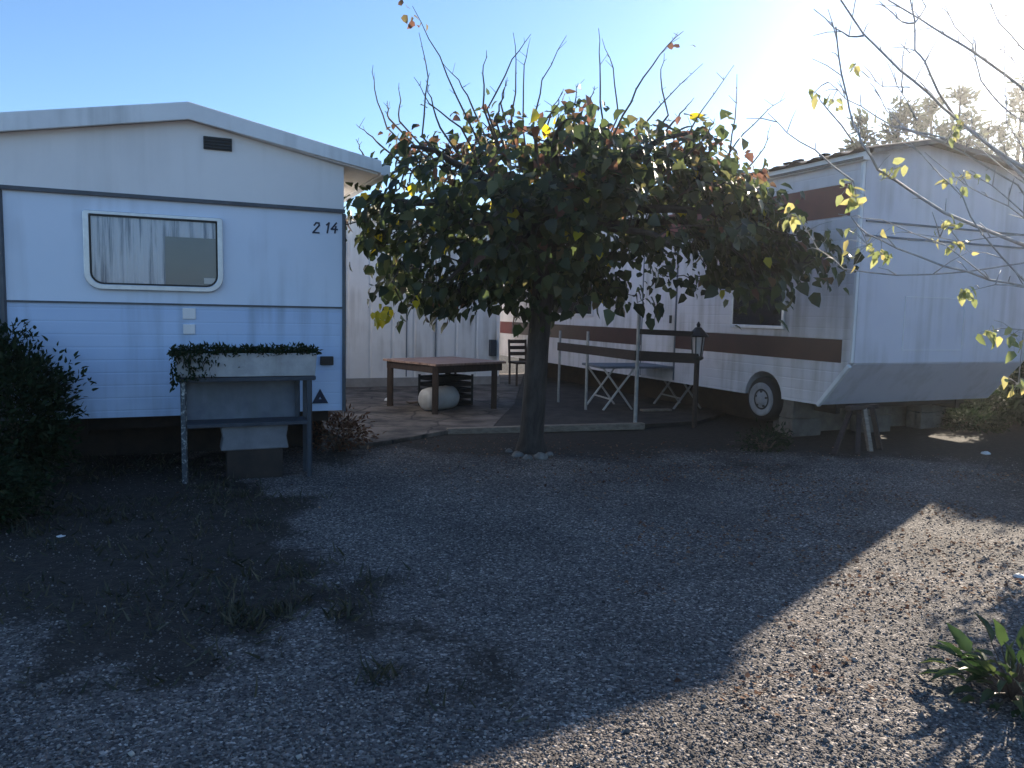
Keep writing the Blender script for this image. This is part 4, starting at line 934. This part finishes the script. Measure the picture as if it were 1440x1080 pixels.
for px, py, k, Yd, sp in ((1195, 262, 9, 4.7, .06), (1108, 305, 10, 4.5, .05), (1220, 345, 14, 4.4, .09), (1260, 238, 8, 4.7, .05), (1355, 250, 13, 4.9, .08), (1330, 318, 7, 4.6, .06), (1350, 345, 8, 4.6, .05),
                         (1357, 411, 6, 4.3, .04), (1390, 466, 7, 4.2, .05), (1425, 470, 9, 4.2, .05), (1170, 142, 8, 4.9, .05), (1205, 285, 6, 4.7, .05), (1240, 358, 8, 4.4, .06), (1200, 95, 3, 5.0, .03), (1145, 130, 3, 4.9, .05), (1345, 178, 7, 5.0, .06), (1432, 540, 9, 4.2, .06)):
    c_ = np.array(atY(px, py, Yd)); pts_ = c_+RNG.normal(0, sp*.62, (k+2, 3)); fl.append(pts_)
    near_ = min(BP, key=lambda q: (q-Vector(c_)).length)
    tw_ = MB(); bt.tube([near_, near_.lerp(Vector(c_), .5)+Z*.01, Vector(c_)], [.004, .003, .002], 4)
    for p_ in pts_: bt.tube([Vector(c_), (Vector(c_)+Vector(p_))/2+Z*.006, Vector(p_)], [.0016, .0013, .001], 3, cap=False)
for k in range(90):                      # unseen leafy twigs added round the trunk to dapple the lit gravel
    q = Vector((random.uniform(3.8, 5.8), random.uniform(5.3, 8.0), 0)); q.z = random.uniform(.75, 1.4) + .35*max(0, q.y-5.6)
    if q.x/q.y < .70: continue
    bt.tube(curve(Vector((fb.x, fb.y, q.z*.7)), q, .08, 4), [.009, .007, .005, .004, .002], 4); fl.append(np.array(q)+RNG.normal(0, .10, (9, 3)))
b.build('trunk', 'figbark', fig, smooth=True); bt.build('branches', 'figbark', fig, smooth=True)
fl = np.concatenate(fl); k = len(fl)
scatter('leaves', fl, RNG.normal(0, .6, (k, 3))+np.array([-.1, 0, -.7]), RNG.normal(0, .7, (k, 3))+np.array([.2, .2, .6]), RNG.uniform(.04, .085, k), RNG.random(k), 'fleaf', fig, NARROW_V*np.array([1.4, 1, 1]))

# ------------------------------------------------------------------ conifers behind the caravan
def conifer(px, py, Yd, wid_, label, lean=-.06):
    tip = atY(px, py, Yd); base = Vector((tip.x-lean*tip.z*0, tip.y, 0)); hgt = tip.z
    t = thing('conifer_tree', base, label, 'tree', 'conifers behind the caravan')
    top = Vector((tip.x, tip.y, hgt)); foot = base - X*lean*hgt; b = MB()
    b.tube([base-Z*.1, base+Z*hgt*.5, base.lerp(top, .97)], [.16, .09, .02], 7); b.build('trunk', 'bark', t)
    rs = np.random.default_rng(int(px)); nc = 120; f_ = rs.random(nc)**.8; a_ = rs.uniform(0, 2*math.pi, nc)
    r_ = wid_*(.10+.9*f_**.8)*rs.uniform(.2, 1.15, nc)
    C_ = np.stack([tip.x + lean*hgt*.35*((1-f_)**2-1) + r_*np.cos(a_), tip.y + r_*np.sin(a_), hgt*(1-f_*.80)-.12+rs.normal(0, .15, nc)], -1)
    kk = 26; P_ = (C_[:, None, :] + rs.normal(0, 1, (nc, kk, 3))*(.10+.20*f_)[:, None, None]).reshape(-1, 3); n_ = len(P_)
    out = np.repeat(np.stack([np.cos(a_), np.sin(a_), np.full(nc, .5)], -1), kk, 0)
    scatter('crown', P_, out+rs.normal(0, .5, (n_, 3)), rs.normal(0, 1, (n_, 3)), rs.uniform(.10, .30, n_), np.clip(rs.normal(.5, .25, n_), 0, 1), 'conifer', t, NARROW_V*np.array([.9, 1, 1]))
conifer(1212, 158, 21, .75, 'short slim conifer furthest left above the caravan roof')
conifer(1268, 122, 22, .95, 'tall pointed conifer above the caravan roof, second from left')
conifer(1312, 142, 24, 1.3, 'broad conifer behind the bare branches above the caravan ridge')
conifer(1352, 118, 23, 1.1, 'tallest dark conifer right of the caravan ridge')
conifer(1392, 165, 25, 1.4, 'low bushy conifer between two taller ones on the right')
conifer(1440, 112, 24, 1.4, 'conifer cut by the right edge of the picture')

# ------------------------------------------------------------------ planting and litter
def shrub(c0, rx, rz, n_, m_, nm, label, smin, smax, cat='shrub', V0=NARROW_V):
    t = thing(nm, flat(c0, 0), label, cat)
    b = MB()
    for k in range(9):
        e = c0 + Vector((random.uniform(-.7, .7)*rx, random.uniform(-.7, .7)*rx, rz*random.uniform(.9, 1.7))); b.tube(curve(flat(c0, -.02), e, .02, 4), [.015, .012, .009, .006, .004], 5)
    b.build('stems', 'twig', t)
    nc = n_//12; u_ = norm(RNG.normal(0, 1, (nc, 3))); r_ = RNG.uniform(.45, 1, nc)**.6*(.8+.35*RNG.random(nc))
    C_ = np.array([c0.x, c0.y, rz]) + u_*r_[:, None]*np.array([rx, rx, rz]); C_ = C_[C_[:, 2] > .03]
    P_ = (C_[:, None, :] + RNG.normal(0, .06, (len(C_), 12, 3))).reshape(-1, 3); P_[:, 2] = np.maximum(P_[:, 2], .02); k = len(P_)
    out = norm(P_-np.array([c0.x, c0.y, rz*.6]))
    scatter('foliage', P_, out+RNG.normal(0, .6, (k, 3)), RNG.normal(0, .6, (k, 3))+np.array([0, 0, .8]), RNG.uniform(smin, smax, k), np.clip(RNG.normal(.4, .25, k), 0, 1), m_, t, V0)
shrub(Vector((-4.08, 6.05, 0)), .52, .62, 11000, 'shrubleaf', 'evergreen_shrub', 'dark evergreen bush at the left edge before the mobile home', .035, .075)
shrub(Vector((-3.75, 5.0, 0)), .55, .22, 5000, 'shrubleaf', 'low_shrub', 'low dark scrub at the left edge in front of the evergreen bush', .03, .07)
dp = gnd(478, 632)
shrub(dp, .30, .17, 620, 'litter', 'dry_plant', 'withered brown plant at the right corner of the mobile home', .04, .08, 'plant')
shrub(gnd(1075, 632), .26, .10, 520, 'shrubleaf', 'dark_weed', 'dark clump of weeds on the ground below the caravan wheel', .03, .07, 'plant')
# green leafy plant, bottom right
hp = flat(gnd(1424, 985), 0)
hb_ = thing('leafy_plant', hp, 'green broad-leaved plant growing in the sunlit gravel at the lower right', 'plant')
P_, D_, S_, b = [], [], [], MB()
for k in range(80):
    a = random.uniform(0, 2*math.pi); el_ = random.uniform(.15, 1.3); d_ = Vector((math.cos(a)*math.cos(el_), math.sin(a)*math.cos(el_), math.sin(el_))); l_ = random.uniform(.08, .25)
    e = hp + d_*l_; b.tube([hp, hp+d_*l_*.5+Z*.015, e], [.004, .003, .0025], 4)
    P_.append(tuple(e)); D_.append(tuple(d_+Z*random.uniform(-.9, .2))); S_.append(random.uniform(.07, .15))
b.build('stems', 'herb' if False else 'twig', hb_)
scatter('foliage', P_, D_, RNG.normal(0, .3, (80, 3))+np.array([0, 0, 1]), S_, RNG.random(80), 'herb', hb_, NARROW_V*np.array([.95, 1, 1.6]))
# weeds over the earthy patch on the left
n = 16000
xx = RNG.uniform(-5.2, 0.3, n); yy = RNG.uniform(2.6, 7.4, n); dm = dirt_shade_mask(xx, yy)*(fbm(xx, yy, .5, 21) > .42)
k_ = RNG.random(n) < dm*.9; xx, yy = xx[k_], yy[k_]; n = len(xx)
tx = RNG.uniform(-4.6, -.2, 50); ty = RNG.uniform(2.9, 6.6, 50); ok = dirt_shade_mask(tx, ty) > .35; tx, ty = tx[ok], ty[ok]
xx = np.concatenate([xx, (tx[:, None]+RNG.normal(0, .05, (len(tx), 45))).ravel()]); yy = np.concatenate([yy, (ty[:, None]+RNG.normal(0, .05, (len(tx), 45))).ravel()]); n = len(xx)
P = np.stack([xx, yy, np.full(n, -.012)], -1)
D = np.stack([RNG.normal(0, .7, n), RNG.normal(0, .7, n), np.full(n, .8)], -1)
tag(scatter('weeds', P, D, rnd(n), RNG.uniform(.03, .11, n), np.clip(RNG.normal(.45, .28, n), 0, 1), 'weed', None, BLADE_V*np.array([2.2, 1, 1]), BLADE_F), 'low dark weeds and dry grass over the earthy patch', 'weeds', kind='stuff')
# fallen leaves
n = 8000
xx = np.concatenate([RNG.normal(.6, 1.7, 1400), RNG.uniform(.6, 5.0, 6600)]); yy = np.concatenate([RNG.normal(8.2, 1.1, 1400), RNG.uniform(2.0, 7.5, 6600)])
k_ = (np.concatenate([np.ones(1400), (fbm(xx[1400:], yy[1400:], .7, 31) > .52)*1.0]) > .5) & (yy > 1.8) & ~((yy > 8.9))
xx, yy = xx[k_], yy[k_]; n = len(xx)
P = np.stack([xx, yy, np.array([gz(a, c_) for a, c_ in zip(xx, yy)])+.012], -1)
D = np.stack([RNG.normal(0, 1, n), RNG.normal(0, 1, n), RNG.normal(0, .25, n)], -1)
tag(scatter('fallen_leaves', P, D, np.array([0, 0, 1.0])+rnd(n)*.5, RNG.uniform(.012, .034, n), RNG.random(n), 'litter', None), 'dry reddish fallen leaves scattered over the gravel and under the tree', 'fallen leaves', kind='stuff')
# odd pale stones and a log end
for k, (px, py, r_, lab) in enumerate(((547, 563, .07, 'small pale stone on the paving left of the wooden table'), (1434, 812, .038, 'white stone at the right edge of the sunlit gravel'), (86, 756, .03, 'tiny white stone among the weeds on the left'), (1386, 638, .05, 'pale stone on the dark ground right of the caravan props'))):
    g = gnd(px, py, PZ if k == 0 else 0); b = MB(); rr = random.Random(k+50)
    b.lathe(g, Z, [(a*r_, c_*r_) for a, c_ in [(.02, -.4), (.75, -.3), (1, 0), (.8, .35), (.4, .5), (.02, .52)]], 9)
    b.v = [v + Vector((rr.uniform(-1, 1), rr.uniform(-1, 1), rr.uniform(-1, 1)))*r_*.15 for v in b.v]
    tag(b.build('stone', 'stonelight', None, smooth=True, origin=g), lab, 'stone')
# sunlit bush beyond the caravan's end
shrub(flat(gnd(1455, 556), 0), .7, .38, 1500, 'fleaf', 'sunlit_bush', 'pale sunlit bush on the ground past the right end of the caravan', .06, .12)
# bushes past the caravan's right end, which shade that corner of the yard
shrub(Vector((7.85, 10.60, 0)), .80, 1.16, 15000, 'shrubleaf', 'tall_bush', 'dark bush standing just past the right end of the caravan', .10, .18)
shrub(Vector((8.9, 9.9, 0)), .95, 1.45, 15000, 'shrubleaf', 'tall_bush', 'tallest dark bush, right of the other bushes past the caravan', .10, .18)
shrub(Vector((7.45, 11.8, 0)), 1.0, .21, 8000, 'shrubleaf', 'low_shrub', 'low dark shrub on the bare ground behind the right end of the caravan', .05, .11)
# small clutter on the paving
pp = flat(gnd(512, 546), PZ)
b = MB(); b.lathe(pp, Z, [(.10, 0), (.14, .16), (.155, .16), (.155, .19), (.135, .19), (.12, .15)], 18)
tag(b.build('flower_pot', 'tableleg', None, smooth=False, origin=pp), 'dark empty flower pot at the left foot of the white shed', 'pot')
g0, g1 = flat(gnd(572, 571), PZ+.015), flat(gnd(612, 581), PZ+.015)
b = MB(); b.tube(curve(g0, g1, .02, 5), [.012, .016, .017, .014, .012, .008], 6)
tag(b.build('dry_stick', 'twig', None, smooth=True, origin=g0), 'dry stick lying on the paving in front of the wooden table', 'stick')
low = [gnd(1362, 603), gnd(1395, 597)]
shrub(flat(low[0], 0), .42, .10, 1600, 'shrubleaf', 'shade_weed', 'flat dark weeds added to shade the ground under the right corner of the caravan', .04, .09, 'plant')  # weeds added to darken the lit ground below the caravan corner
# thin scattering volume added to imitate the glare round the sun
hz = MB(); hz.obox(Vector((0, 600, 5.4)), X*1000, Y*1100, Z*6.9)
hm = bpy.data.materials.new('glare_volume'); hm.use_nodes = True; hn = hm.node_tree; hn.nodes.remove(hn.nodes['Principled BSDF'])
pv = hn.nodes.new('ShaderNodeVolumePrincipled'); pv.inputs['Density'].default_value = 0.0011; pv.inputs['Anisotropy'].default_value = 0.8; pv.inputs['Color'].default_value = (.95, .97, 1, 1)
hn.links.new(pv.outputs[0], hn.nodes['Material Output'].inputs['Volume'])
tag(hz.build('glare_haze', hm), 'thin scattering volume over the whole yard, added to imitate sun glare', 'glare_haze', kind='stuff')
